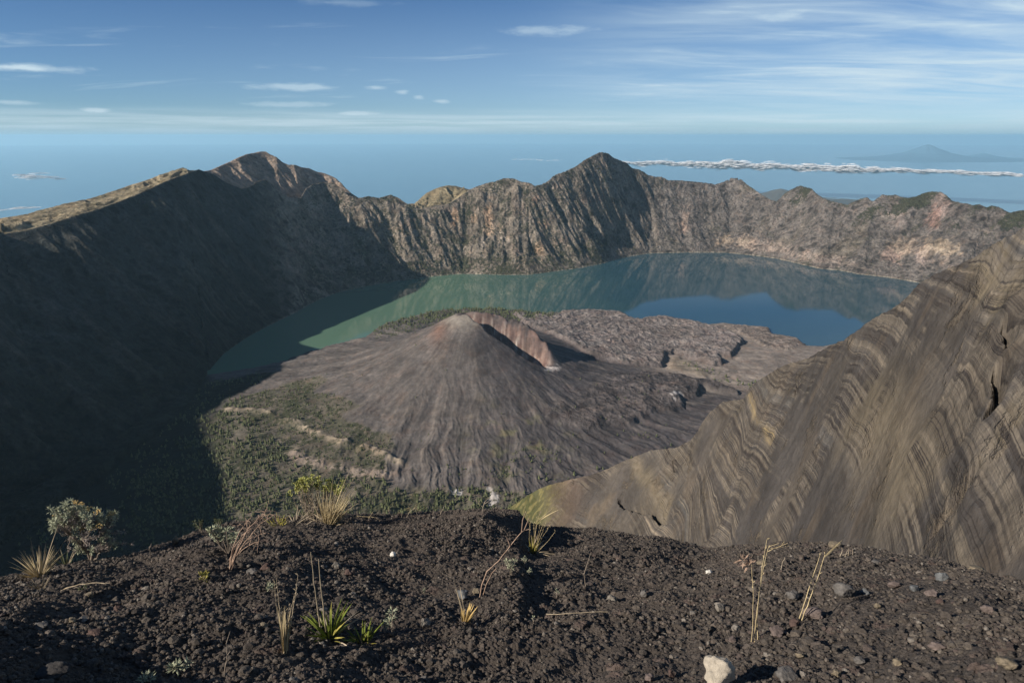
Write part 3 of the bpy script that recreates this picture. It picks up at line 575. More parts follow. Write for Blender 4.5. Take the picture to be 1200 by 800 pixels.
# ------------------------------------------------------------------ foreground: the cinder rim under our feet
def cinder_mat():
    t = NT('black_cinder'); P = t.n('NewGeometry').outputs['Position']; col = t.attr('Col')
    f = t.math('MULTIPLY', t.ramp(t.noise(P, 60, 6, 0.7), 0.25, 0.75, 0.6, 1.5), t.ramp(t.noise(P, 3.0, 4, 0.6), 0.3, 0.7, 0.8, 1.25))
    c = t.mix(1.0, col, t.n('CombineColor', i_0=f, i_1=f, i_2=f).outputs[0], 'MULTIPLY')
    h = t.math('MULTIPLY', t.noise(P, 130, 8, 0.7), 0.012)
    return t.finish(c, 0.9, h, 1.0, 0.9, 0.25)
fg_crest = [(-160,712),(-60,694),(0,679),(30,674),(60,668),(90,662),(130,658),(155,652),(180,644),(205,634),(225,626),(245,620),(262,617),(280,613),(310,609),(340,607),(370,607),(400,604),(430,605),(460,604),(480,602),(505,601),(530,600),(560,597),(590,597),(608,601),(618,612),(640,619),(665,620),(690,621),(720,625),(745,628),(770,629),(795,635),(815,641),(830,643),(850,642),(870,639),(890,640),(912,635),(935,636),(960,639),(985,641),(1010,642),(1030,645),(1050,650),(1075,651),(1100,655),(1125,660),(1150,666),(1175,676),(1200,682),(1260,700),(1360,720)]
cd = ([-160, 0, 150, 300, 450, 600, 750, 900, 1050, 1200, 1360], [3.7, 3.9, 4.1, 4.5, 4.9, 5.1, 5.2, 5.0, 4.6, 4.2, 4.0])
cF = Curve([at_r(px, py, np.interp(px, *cd)) for px, py in fg_crest] + [AZ(-100, 2.5, -1.75), AZ(-60, 3.2, -2.3), AZ(80, 3.2, -2.4), AZ(110, 3, -2.0)])
low = [at_r(px, 820, 1.62) for px in range(-300, 1501, 100)]; low += [AZ(-100, 1.5, -1.6), AZ(-62, 1.6, -1.62), AZ(72, 1.6, -1.6), AZ(110, 1.5, -1.6)]
cLo = Curve(low)
thf = np.radians(np.concatenate([np.arange(-110, -50, 0.5), np.arange(-50, 50, 0.07 / max(Q, .8)), np.arange(50, 110, 0.5)]))
ul = np.concatenate([np.linspace(-1, 0, 12)[:-1], np.linspace(0, 1, int(950 * max(Q, .8)))]); beyond_f = np.array([.02,.04,.07,.1,.15,.2,.3,.5,.8,1.4,2.5,5,10,25,60,130])
rl, zl = cLo(thf); rf, zf = cF(thf); zl = rl * np.clip(zl / rl, -1.02, -0.9) * 0 + zl
U = np.concatenate([ul, 1 + beyond_f]); UU, TF = np.meshgrid(U, thf, indexing='ij'); m_ = np.clip(UU, 0, 1)
Rf = rl + (rf - rl) * m_; Zf = zl + (zf - zl) * m_ + 0.05 * np.sin(np.pi * m_); nb = np.clip(-UU, 0, 1); Rf = Rf - nb * (rl - 0.1); Zf = Zf + nb * (-1.55 - zl)
bb = np.clip(UU - 1, 0, 1e9); Rf = Rf + bb * 5; Zf = Zf - 5 * bb * 0.84 + 0.16 * (1 - np.exp(-bb * 5 / .25)) * 0
Xf, Yf = Rf * np.sin(TF), Rf * np.cos(TF); sc_f = 1 - sstep(1.0, 1.6, UU) * 0.0
crestm = 1 - 0.5 * np.exp(-((UU - 1) / 0.08) ** 2)
Zf += (0.05 * fbm(Xf / 0.7, Yf / 0.7, 4, 151) * crestm + 0.030 * ridged(Xf / 0.33, Yf / 0.33, 3, 153) * crestm) * sstep(-1, 0.0, UU)
Zf += 0.5 * fbm(Xf / 2.2, Yf / 2.2, 4, 152) * np.clip(bb, 0, 2.5)
# the hollow below the grass tuft, in the middle of the rim
def fpt(px, py, rr_=None):
    a, t_ = ray(px, py); j = min(np.searchsorted(thf, a), len(thf) - 1); cj = Zf[:, j] - Rf[:, j] * t_; k = 11
    for k in range(11, len(U)):
        if cj[k] > 0 or U[k] > .985: break
    return np.array([Xf[k, j], Yf[k, j], Zf[k, j]])
for (px, py, rad, dp) in ((604,634,.22,-.06),(650,640,.26,-.04),(575,645,.2,-.05),(540,612,.32,.05),(700,668,.12,-.025),(470,690,.25,-.03),(160,770,.3,-.05),(800,655,.25,-.05),(1180,668,.25,-.06),(560,612,.2,.04),(900,655,.35,.03)):
    q = fpt(px, py); Zf += dp * np.exp(-(((Xf - q[0]) ** 2 + (Yf - q[1]) ** 2) / rad ** 2))
# cinders: three sizes of clinker standing out of the ash
rt = np.clip(0.5 + 1.1 * fbm(Xf / 0.9, Yf / 0.9, 3, 155), 0.15, 1.0); wx = Xf + .01 * noise(Xf / .03, Yf / .03, 156); wy = Yf + .01 * noise(Xf / .03 + 9, Yf / .03, 157)
fine = (UU > -.9) & (UU < 1.5)
d1, i1 = worley(wx / 0.075, wy / 0.075, 158); d2, i2 = worley(wx / 0.032, wy / 0.032, 159); d3, i3 = worley(wx / 0.014, wy / 0.014, 160)
st1 = np.where(i1 > .62, np.sqrt(np.clip(1 - (d1 / .42) ** 2, 0, 1)), 0) * .014 * i1; st2 = np.where(i2 > .35, np.sqrt(np.clip(1 - (d2 / .48) ** 2, 0, 1)), 0) * .012 * i2; st3 = np.clip(1 - (d3 / .6) ** 2, 0, 1) * .0050
Zf += fine * ((st1 + st2) * (.35 + .8 * rt) + st3 + .0025 * noise(Xf / .006, Yf / .006, 161))
colf = np.empty(Xf.shape + (3,), np.float32); colf[...] = (0.080, 0.065, 0.053)
rgt = sstep(0.0, 2.2, Xf + .6 * fbm(Xf, Yf, 3, 163)); mixc(colf, rgt * .55, (0.064, 0.057, 0.052))
tone = i3 * .6 + i2 * .4; mixc(colf, sstep(.55, .95, tone) * .45, (0.095, 0.083, 0.072)); mixc(colf, (i2 > .9) * (st2 > .002) * .6, (0.13, 0.105, 0.085)); mixc(colf, (i1 > .9) * (st1 > .003) * .6, (0.12, 0.085, 0.07))
redp = sstep(.3, .6, fbm(Xf / .35, Yf / .35, 3, 165)); mixc(colf, redp * .3, (0.085, 0.052, 0.042))
tanp = sstep(.1, .4, fbm(Xf / .5, Yf / .5, 3, 167)) * sstep(0, 1.2, Xf) * sstep(.6, .9, UU); mixc(colf, tanp * .45, (0.14, 0.12, 0.085))
M_CINDER = cinder_mat()
fgo = grid_obj('cinder_ground', Xf, Yf, Zf, M_CINDER, {'Col': colf}); set_props(fgo, kind='structure')
print('foreground', Xf.shape, time.time() - T0)
# ------------------------------------------------------------------ conifers on the caldera floor
def leaf_mat(name, c, var=0.35, rough=0.8, trans=0.0):
    t = NT(name); P = t.n('NewGeometry').outputs['Position']; f = t.ramp(t.noise(P, 1 / 25 if name.startswith('conifer') or name.startswith('scrub') else 40, 3, 0.6), 0.3, 0.7, 1 - var, 1 + var)
    if name.startswith(('conifer', 'scrub')):
        q_ = t.math('ADD', t.math('MULTIPLY', t.n('NewGeometry').outputs['Random Per Island'], 0.5), t.math('MULTIPLY', t.n('ObjectInfo').outputs['Random'], 0.5)); f = t.math('MULTIPLY', f, t.ramp(q_, 0.0, 0.7, 0.6, 1.6))
    cc = t.mix(1.0, c, t.n('CombineColor', i_0=f, i_1=f, i_2=f).outputs[0], 'MULTIPLY')
    return t.finish(cc, rough, spec=0.2)
M_CROWN = leaf_mat('conifer_foliage', (0.070, 0.078, 0.036), 0.45); M_TRUNK = NT('conifer_bark').finish((0.10, 0.075, 0.055), 0.9)
M_SCRUB = leaf_mat('scrub_foliage', (0.058, 0.060, 0.034), 0.4)
def tree_template(seed):
    """unit-high conifer: verts, triangles, material index"""
    r_ = np.random.default_rng(seed); V = []; T = []; MI = []
    def add(v, t, m):
        o = len(V); V.extend(v); T.extend([(a + o, b + o, c + o) for a, b, c in t]); MI.extend([m] * len(t))
    n = 4; add([(0.022 * math.cos(i * 1.57), 0.022 * math.sin(i * 1.57), -0.03) for i in range(4)] + [(0.012 * math.cos(i * 1.57), 0.012 * math.sin(i * 1.57), 0.5) for i in range(4)],
               [(i, (i + 1) % 4, 4 + i) for i in range(4)] + [((i + 1) % 4, 4 + (i + 1) % 4, 4 + i) for i in range(4)], 1)
    tiers = 7
    for k in range(tiers):
        z0 = 0.14 + 0.80 * k / tiers + r_.uniform(-.03, .03); rad = (0.25 * (1 - k / tiers) ** 0.75 + 0.035) * r_.uniform(.7, 1.15); h = 0.20 * r_.uniform(.8, 1.3)
        cx, cy = r_.uniform(-.04, .04, 2); m = 7; ring = []
        for i in range(m):
            a = 2 * math.pi * (i + r_.uniform(-.3, .3)) / m; q = rad * r_.uniform(.45, 1.15); ring.append((cx + q * math.cos(a), cy + q * math.sin(a), z0 + r_.uniform(-.05, .03)))
        add(ring + [(cx * .5, cy * .5, min(z0 + h, 1.0)), (cx, cy, z0 + .02)], [(i, (i + 1) % m, m) for i in range(m)] + [((i + 1) % m, i, m + 1) for i in range(m)], 0)
    return np.array(V), np.array(T), np.array(MI)
TPL = [tree_template(s_) for s_ in (1, 2, 3, 4, 5)]
def scatter_mesh(name, P_, H_, W2, mats, tpl=None, jit=None):
    tpl = tpl or TPL; Vs = []; Ts = []; Ms = []; off = 0
    which = np.arange(len(P_)) % len(tpl)
    for k, (tv, tt, tm) in enumerate(tpl):
        s_ = np.where(which == k)[0]
        if len(s_) == 0: continue
        a = rng.random(len(s_)) * 6.283; ca, sa = np.cos(a)[:, None], np.sin(a)[:, None]
        x = (tv[None, :, 0] * ca - tv[None, :, 1] * sa) * (H_[s_] * W2[s_])[:, None] + P_[s_, 0][:, None]
        y = (tv[None, :, 0] * sa + tv[None, :, 1] * ca) * (H_[s_] * W2[s_])[:, None] + P_[s_, 1][:, None]
        z = tv[None, :, 2] * H_[s_][:, None] + P_[s_, 2][:, None]
        Vs.append(np.stack([x, y, z], -1).reshape(-1, 3)); Ts.append((tt[None] + (np.arange(len(s_)) * len(tv))[:, None, None] + off).reshape(-1, 3)); Ms.append(np.tile(tm, len(s_)))
        off += len(s_) * len(tv)
    o = mesh_np(name, np.concatenate(Vs), np.concatenate(Ts), mats[0], False, None, True)
    for m in mats[1:]: o.data.materials.append(m)
    if len(mats) > 1: o.data.polygons.foreach_set('material_index', np.concatenate(Ms).astype(np.int32))
    return o
def lookup(A, x, y):
    a = np.arctan2(x, y); r = np.hypot(x, y); fj = np.interp(a, th, np.arange(len(th))); fi = np.interp(r, rr, np.arange(len(rr)))
    j = np.clip(fj.astype(int), 0, len(th) - 2); i = np.clip(fi.astype(int), 0, len(rr) - 2); u = fj - j; v = fi - i
    return (A[i, j] * (1 - u) + A[i, j + 1] * u) * (1 - v) + (A[i + 1, j] * (1 - u) + A[i + 1, j + 1] * u) * v
def sample_wood(polyw, n, density, z0):
    pw = np.array(polyw); lo, hi = pw.min(0) - 20, pw.max(0) + 20
    x = rng.uniform(lo[0], hi[0], n); y = rng.uniform(lo[1], hi[1], n)
    s_ = poly_sdf(x, y, polyw); keep = rng.random(n) < density(x, y, s_); return x[keep], y[keep]
def area(pw): pw = np.array(pw); lo, hi = pw.min(0) - 20, pw.max(0) + 20; return (hi[0] - lo[0]) * (hi[1] - lo[1])
def dens1(x, y, s_):
    d = 0.95 * (1 - sstep(-60, 10, s_ + 40 * fbm(x / 90, y / 90, 4, 95))) * (.12 + .88 * sstep(-0.16, 0.06, fbm(x / 130, y / 130, 4, 171) + 0.10))
    q1, _ = line_dist(x, y, wxy([(267,484),(291,485),(318,491),(328,498),(347,500),(369,512),(402,525),(432,529),(470,548)], -1545)); q2, _ = line_dist(x, y, wxy([(343,534),(355,543),(372,547),(389,552),(422,557),(450,560)], -1548))
    return d * sstep(18, 42, q1) * (0.12 + 0.88 * sstep(35, 75, q2))
pts = []
for polyw, sp, fn in ((WOOD, 17, dens1), (WOOD3, 17, lambda x, y, s_: .8 * (1 - sstep(-30, 10, s_ + 40 * fbm(x / 70, y / 70, 3, 97))) * sstep(-.1, .15, fbm(x / 80, y / 80, 3, 172))),
                      (WOOD2, 22, lambda x, y, s_: .95 * (1 - sstep(-25, 5, s_ + 14 * fbm(x / 60, y / 60, 3, 96)))),
                      (SHADEWOOD, 27, lambda x, y, s_: .8 * (s_ < 0) * sstep(-.3, .1, fbm(x / 200, y / 200, 3, 173)))):
    x, y = sample_wood(polyw, int(area(polyw) / sp ** 2), fn, 0); pts.append(np.stack([x, y], 1))
n = 5200; x = rng.uniform(-1500, 900, n); y = rng.uniform(2500, 4700, n); dd = np.hypot(x - SUMMIT[0], y - SUMMIT[1])
k = (rng.random(n) < 0.85 * sstep(0.08, 0.35, fbm(x / 110, y / 110, 4, 174)) * sstep(900, 1500, dd)) | (rng.random(n) < 0.012); pts.append(np.stack([x[k], y[k]], 1))
q = wxy([(800,428),(815,425),(850,440),(880,450),(915,440),(930,448),(900,462),(850,452),(820,442)], -1560); x, y = sample_wood(q, int(area(q) / 24 ** 2), lambda x, y, s_: .55 * (s_ < 0) * sstep(-.1, .1, fbm(x / 60, y / 60, 3, 175)), 0); pts.append(np.stack([x, y], 1))
pts = np.concatenate(pts); zt = lookup(Z, pts[:, 0], pts[:, 1]); pr = lookup(par, pts[:, 0], pts[:, 1]); ok = ((zt > LAKE_Z + 2) | (pr < 2.9)) & (pr < 6.2); pts = pts[ok]; zt = zt[ok]
hs = 8 + 20 * rng.random(len(pts)) ** 1.6; small = np.hypot(pts[:, 0] - SUMMIT[0], pts[:, 1] - SUMMIT[1]) < 1400; hs[small] *= 0.6
P3 = np.c_[pts, zt]; px_, py_ = proj(P3[:, 0], P3[:, 1], P3[:, 2]); dpt_ = P3[:, 1] * CP - P3[:, 2] * SP
cpx = np.array([p[0] for p in fg_crest], float); cpy = np.array([p[1] for p in fg_crest], float)
vis = (px_ > 4) & (px_ < 1195) & (py_ < np.interp(px_, cpx, cpy) - 3) & ~((px_ > 590) & (py_ > 560 - (px_ - 600) * 0.3))
size = np.where(vis, hs * F_PX / dpt_, 0); order = np.argsort(-size); top = order[:298]; rest = order[298:]
protos = []
for k, (tv, tt, tm) in enumerate(TPL):
    me = bpy.data.meshes.new('conifer'); me.from_pydata(tv.tolist(), [], tt.tolist()); me.materials.append(M_CROWN); me.materials.append(M_TRUNK)
    me.polygons.foreach_set('material_index', tm.astype(np.int32)); protos.append(me)
first = None
for c_, i in enumerate(top):
    o = bpy.data.objects.new('pine_tree', protos[c_ % 5]) if first is None else first.copy(); o.data = protos[c_ % 5]
    C.objects.link(o); first = first or o
    o.location = P3[i]; o.rotation_euler = (0, 0, rng.random() * 6.28); o.scale = (hs[i] * 1.1, hs[i] * 1.1, hs[i])
    if px_[i] < 330: lb = 'dark conifer at the lower left edge of the crater floor wood beside the shadow'
    elif px_[i] < 470: lb = 'dark conifer in the near wood behind the yellow green bush and straw tuft'
    else: lb = 'dark conifer at the near foot of the cinder cone above the black rim'
    set_props(o, lb, 'tree', 'conifers nearest the rim on the crater floor')
wood = scatter_mesh('pine_forest', P3[rest], hs[rest], 1.05 + .3 * rng.random(len(rest)), [M_CROWN, M_TRUNK]); set_props(wood, 'dark conifer wood covering the crater floor and the shore behind the cone', 'forest', None, 'stuff')
# scrub and small trees clinging to the crater walls
def blob(seed):
    import bmesh
    b = bmesh.new(); bmesh.ops.create_icosphere(b, subdivisions=1, radius=0.6); r_ = random.Random(seed)
    for v in b.verts: v.co *= r_.uniform(.6, 1.25); v.co.z = v.co.z * .8 + .35
    V = np.array([v.co[:] for v in b.verts]); T = np.array([[v.index for v in f.verts] for f in b.faces]); b.free(); return V, T, np.zeros(len(T), int)
BL = [blob(s_) for s_ in range(4)]
n = int(150000); aa = rng.uniform(math.radians(-17), math.radians(38), n); u = rng.random(n)
ec = cE(aa)[0]; sc_ = cC(aa)[0]; x = (sc_ + (ec - sc_) * u) * np.sin(aa); y = (sc_ + (ec - sc_) * u) * np.cos(aa)
sv = lookup(scrub, x, y); nz = fbm(x / 170, y / 170, 4, 181) + .5 * fbm(x / 45, y / 45, 3, 182); gq = lookup(gw, x, y)
crestb = sstep(.93, .99, u) * .25 * (aa > math.radians(18)); keep = rng.random(n) < np.clip((sv - .30) * 1.2 + nz * 1.1 - gq * .35 + crestb * 2, 0, .75)
x, y = x[keep], y[keep]; z = lookup(Z, x, y) - 1; s_ = 5 + 8 * rng.random(len(x)) ** 2; s_ *= np.where(aa[keep] > math.radians(12), .85, 1.0)
scr = scatter_mesh('scrub', np.c_[x, y, z], s_, 1 + .5 * rng.random(len(x)), [M_SCRUB], BL); set_props(scr, 'dark scrub clinging to the gullies and crests of the far crater wall', 'scrub', None, 'stuff')
print('trees', len(P3), 'scrub', len(x), time.time() - T0)
# ------------------------------------------------------------------ foreground: stones
def fg_z(x, y):
    a = np.arctan2(x, y); r = np.hypot(x, y); fj = np.interp(a, thf, np.arange(len(thf))); j = np.clip(fj.astype(int), 0, len(thf) - 2)
    A = np.interp(a, thf, rl); B = np.interp(a, thf, rf); uu = (r - A) / (B - A); uu = np.where(uu < 0, (r - A) / (A - 0.1), uu); uu = np.where(uu > 1, 1 + (r - B) / 5, uu)
    fi = np.interp(uu, U, np.arange(len(U))); i = np.clip(fi.astype(int), 0, len(U) - 2); v = fi - i; u = fj - j
    return (Zf[i, j] * (1 - u) + Zf[i, j + 1] * u) * (1 - v) + (Zf[i + 1, j] * (1 - u) + Zf[i + 1, j + 1] * u) * v
def stone_mat(name, c, var=.35, sp=60, pit=.5):
    t = NT(name); P = t.n('TexCoord').outputs['Object']; n = t.noise(P, sp, 8, .7); n2 = t.noise(P, sp / 5, 4, .6)
    f = t.math('MULTIPLY', t.ramp(n, .25, .75, 1 - var, 1 + var), t.ramp(n2, .3, .7, .8, 1.2))
    cc = t.mix(1.0, c, t.n('CombineColor', i_0=f, i_1=f, i_2=f).outputs[0], 'MULTIPLY')
    return t.finish(cc, .92, t.math('MULTIPLY', n, .010 * pit), 1.0, .9, .2)
import bmesh
def ico(sub):
    b = bmesh.new(); bmesh.ops.create_icosphere(b, subdivisions=sub, radius=1.0); V = np.array([v.co[:] for v in b.verts]); T = np.array([[v.index for v in f.verts] for f in b.faces]); b.free(); return V, T
ICO = {k: ico(k) for k in (1, 2, 4)}
def rock_verts(sub, seed, rough=.25, facets=7, flat=.75):
    V, T = ICO[sub]; r_ = np.random.default_rng(seed); V = V.copy()
    for _ in range(facets):                       # planes knocked off the lump
        nrm = r_.normal(size=3); nrm /= np.linalg.norm(nrm); d = r_.uniform(.45, .8); s_ = V @ nrm; V -= np.clip(s_ - d, 0, None)[:, None] * nrm[None] * .92
    k = 1 + rough * (fbm(V[:, 0] * 1.7 + seed, V[:, 1] * 1.7 + V[:, 2] * 1.3, 4, seed % 50)) + rough * .4 * noise(V[:, 0] * 7 + V[:, 2] * 5, V[:, 1] * 7 - V[:, 2] * 4, seed % 40)
    V = V * k[:, None]; V[:, 2] *= flat; return V, T
# loose gravel, nobody could count it
tp1 = [(lambda v: (v[0], v[1], np.zeros(len(v[1]), int)))(rock_verts(1, 300 + i, .5, 3, .8)) for i in range(6)]
tp2 = [(lambda v: (v[0], v[1], np.zeros(len(v[1]), int)))(rock_verts(2, 320 + i, .35, 5, .75)) for i in range(8)]
def gravel_mat(name, lo_, hi_):
    t = NT(name); isl = t.n('NewGeometry').outputs['Random Per Island']; P = t.n('NewGeometry').outputs['Position']
    cr = t.n('ValToRGB', i_0=isl); e = cr.color_ramp.elements; cs = [(0, lo_), (.45, tuple(.7 * a + .3 * b for a, b in zip(lo_, hi_))), (.72, tuple(.45 * a + .55 * b for a, b in zip(lo_, hi_))), (.88, (.085, .064, .055)), (.95, hi_), (.992, (.22, .195, .165))]
    e[0].color = (*cs[0][1], 1); e[1].position = 1.0; e[1].color = (*cs[-1][1], 1)
    for p_, c_ in cs[1:]: q_ = e.new(p_); q_.color = (*c_, 1)
    f = t.ramp(t.noise(P, 150, 5, .7), .3, .7, .7, 1.3); cc = t.mix(1.0, cr.outputs[0], t.n('CombineColor', i_0=f, i_1=f, i_2=f).outputs[0], 'MULTIPLY')
    return t.finish(cc, .9, t.math('MULTIPLY', t.noise(P, 220, 5, .7), .004), 1.0, .8, .25)
M_GR = gravel_mat('cinder_gravel', (.064, .053, .044), (.16, .135, .108))
def scat(n, r0, r1, smin, smax, pw, bias):
    az_ = rng.uniform(math.radians(-46), math.radians(46), n); u = rng.random(n); A = np.interp(az_, thf, rl); B = np.interp(az_, thf, rf)
    r = np.sqrt((A * .8) ** 2 + (B ** 2 - (A * .8) ** 2) * u); x = r * np.sin(az_); y = r * np.cos(az_)
    k = rng.random(n) < bias(x, y); x, y = x[k], y[k]; s_ = smin + (smax - smin) * rng.random(len(x)) ** pw
    return np.c_[x, y, fg_z(x, y) + s_ * .25], s_
clump = lambda x, y: np.clip(.35 + 1.3 * fbm(x / .5, y / .5, 3, 191), .08, 1)
P_, s_ = scat(int(95000), 0, 0, .0035, .011, 1.5, clump)
g1_ = scatter_mesh('gravel', P_, s_, np.ones(len(s_)), [M_GR], tp1)
P_, s_ = scat(int(7000), 0, 0, .008, .019, 2.6, lambda x, y: np.clip(clump(x, y) * (.5 + .6 * sstep(-.5, 2, x)), 0, 1))
g2_ = scatter_mesh('stones', P_, s_, np.ones(len(s_)) * 1.1, [M_GR], tp2)
set_props(g1_, 'fine black cinder gravel strewn over the rim', 'gravel', None, 'stuff'); set_props(g2_, 'loose thumb sized clinkers strewn over the rim', 'gravel', None, 'stuff')
# the stones one can tell apart
SM = {'cream': stone_mat('cream_tuff', (.48, .42, .33), .25, 45, .9), 'grey': stone_mat('grey_lava', (.15, .138, .125)), 'pale': stone_mat('pale_lava', (.24, .215, .18)), 'red': stone_mat('red_scoria', (.115, .078, .066)),
      'pink': stone_mat('pinkish_lava', (.175, .138, .122)), 'tan': stone_mat('tan_tuff', (.22, .18, .125)), 'white': stone_mat('white_pumice', (.72, .68, .60), .1), 'dark': stone_mat('dark_clinker', (.065, .060, .056)), 'blue': stone_mat('bluish_lava', (.14, .145, .145))}
STONES = [  # px, py (centre of the foot), width px, height px, material, label
 (841,799,38,38,'cream','big angular cream boulder cut by the bottom edge of the picture'),
 (921,797,32,22,'grey','round grey stone at the bottom edge right of the cream boulder'),
 (460,652,8,7,'white','small bright white pebble alone on the black cinders below the straw tuft'),
 (206,637,8,13,'tan','small upright tooth shaped stone on the rim right of the silvery bush'),
 (542,701,15,14,'blue','smooth grey round stone left of the foot of the bent twig'),
 (557,697,10,9,'tan','small yellowish stone touching the foot of the bent twig'),
 (716,703,14,9,'pale','flat pale stone in the middle of the slope, left of the single grey cobble'),
 (754,699,10,12,'grey','small grey cobble standing in the middle of the slope'),
 (842,716,14,15,'pale','pale grey cobble left of the three dry stalks'),
 (929,702,18,13,'grey','grey wedge stone between the three stalks and the leaning stalks'),
 (893,661,16,7,'tan','low tan slab on the rim behind the three dry stalks'),
 (857,752,10,9,'pink','small pinkish stone at the left foot of the three dry stalks'),
 (910,745,20,15,'pink','pinkish stone at the right foot of the three dry stalks'),
 (936,770,12,9,'tan','small buff stone below the pinkish stones, above the round grey stone'),
 (951,722,26,14,'pink','rough pinkish slab lying right of the leaning stalks'),
 (930,733,15,11,'red','reddish stone at the foot of the leaning stalks'),
 (988,700,24,24,'grey','tall grey brown rock standing right of the leaning stalks'),
 (1013,696,13,9,'blue','small bluish stone just right of the tall grey brown rock'),
 (1027,711,9,7,'tan','small tan stone a little below the small bluish stone'),
 (1155,718,19,16,'pink','squarish pinkish grey stone near the right edge with a black shadow'),
 (1178,779,28,14,'tan','flat brown slab at the lower right edge of the picture'),
 (1096,760,22,13,'pink','oval reddish stone in the lower right, left of its own black shadow'),
 (1049,778,11,9,'tan','small buff stone in the lower right, below the oval reddish stone'),
 (979,792,13,9,'tan','small yellow brown stone near the bottom edge, right of the round grey stone'),
 (1005,776,14,9,'grey','small grey stone in the lower right between two buff stones'),
 (977,640,20,8,'tan','crusted tan stone sitting on the skyline of the rim right of the stalks'),
 (1145,664,26,12,'tan','long crusted rock on the skyline at the right end of the rim'),
 (1102,680,16,14,'blue','greenish grey wedge stone below the skyline at the right end of the rim'),
 (1090,697,18,9,'pink','pink slab below the greenish grey wedge stone'),
 (1070,692,12,9,'blue','small bluish grey stone left of the pink slab'),
 (1046,688,16,10,'pink','pale pinkish stone on the right part of the slope, upper one'),
 (1100,706,10,6,'red','small orange red stone right under the pink slab'),
 (105,700,12,9,'tan','small brown stone below the silvery bush'),
 (139,715,12,10,'red','squat brown stone in the left part of the slope'),
 (48,735,20,8,'grey','flat grey brown chip in the lower left of the slope'),
 (85,728,10,7,'tan','small pale brown pebble in the lower left, right of the flat chip'),
 (280,688,6,6,'pale','small pale pebble left of the small silvery rosette'),
 (394,665,12,8,'pale','small pale brown stone right of the tall pair of dry stems'),
 (408,674,12,9,'red','reddish stone just below the small pale brown stone'),
 (311,666,13,9,'red','brown stone right of the foot of the leaning red stems'),
 (295,672,16,7,'grey','flat grey stone beside the foot of the leaning red stems'),
 (499,734,13,13,'pale','knobbly pale brown stone right of the silver sprig'),
 (308,735,14,7,'tan','flat brown stone left of the sheaf of dry grass'),
 (345,798,14,9,'grey','grey stone at the bottom edge below the green tuft'),
 (497,796,10,6,'grey','small grey stone at the bottom edge, left of centre'),
 (760,797,14,9,'pink','small pinkish stone at the bottom edge left of the cream boulder'),
 (786,792,9,12,'red','small reddish stone close to the left side of the cream boulder'),
 (63,795,42,18,'dark','long dark crusty rock at the lower left edge of the picture'),
 (110,745,18,10,'red','dark red clinker in the left part of the slope'),
 (138,762,16,8,'dark','dark flat clinker in the lower left of the slope'),
 (830,672,9,6,'white','tiny whitish pebble left of the three dry stalks near the rim'),
 (1025,660,12,6,'grey','low grey stone on the rim between the leaning stalks and the right end'),
]
for k, (px, py, w_, h_, m, lb) in enumerate(STONES):
    q = fpt(px, py); d_ = (q[1] * CP - q[2] * SP) / F_PX; V, T = rock_verts(4, 400 + k * 7, .30, 9, 1.0)
    ext = V.max(0) - V.min(0); V = V / ext; V -= (V.max(0) + V.min(0)) / 2; V = V * np.array([w_ * d_, .5 * (w_ + h_) * d_, h_ * d_]) * (1.0 if k == 0 else .88); V[:, 2] += h_ * d_ * .34
    o = mesh_np('boulder' if k == 0 else 'stone', V, T, SM[m], True, None, True); o.location = q; o.rotation_euler = (0, 0, 0)
    set_props(o, lb, 'boulder' if k == 0 else 'stone', None if k == 0 else 'single stones on the rim')
print('stones', time.time() - T0)

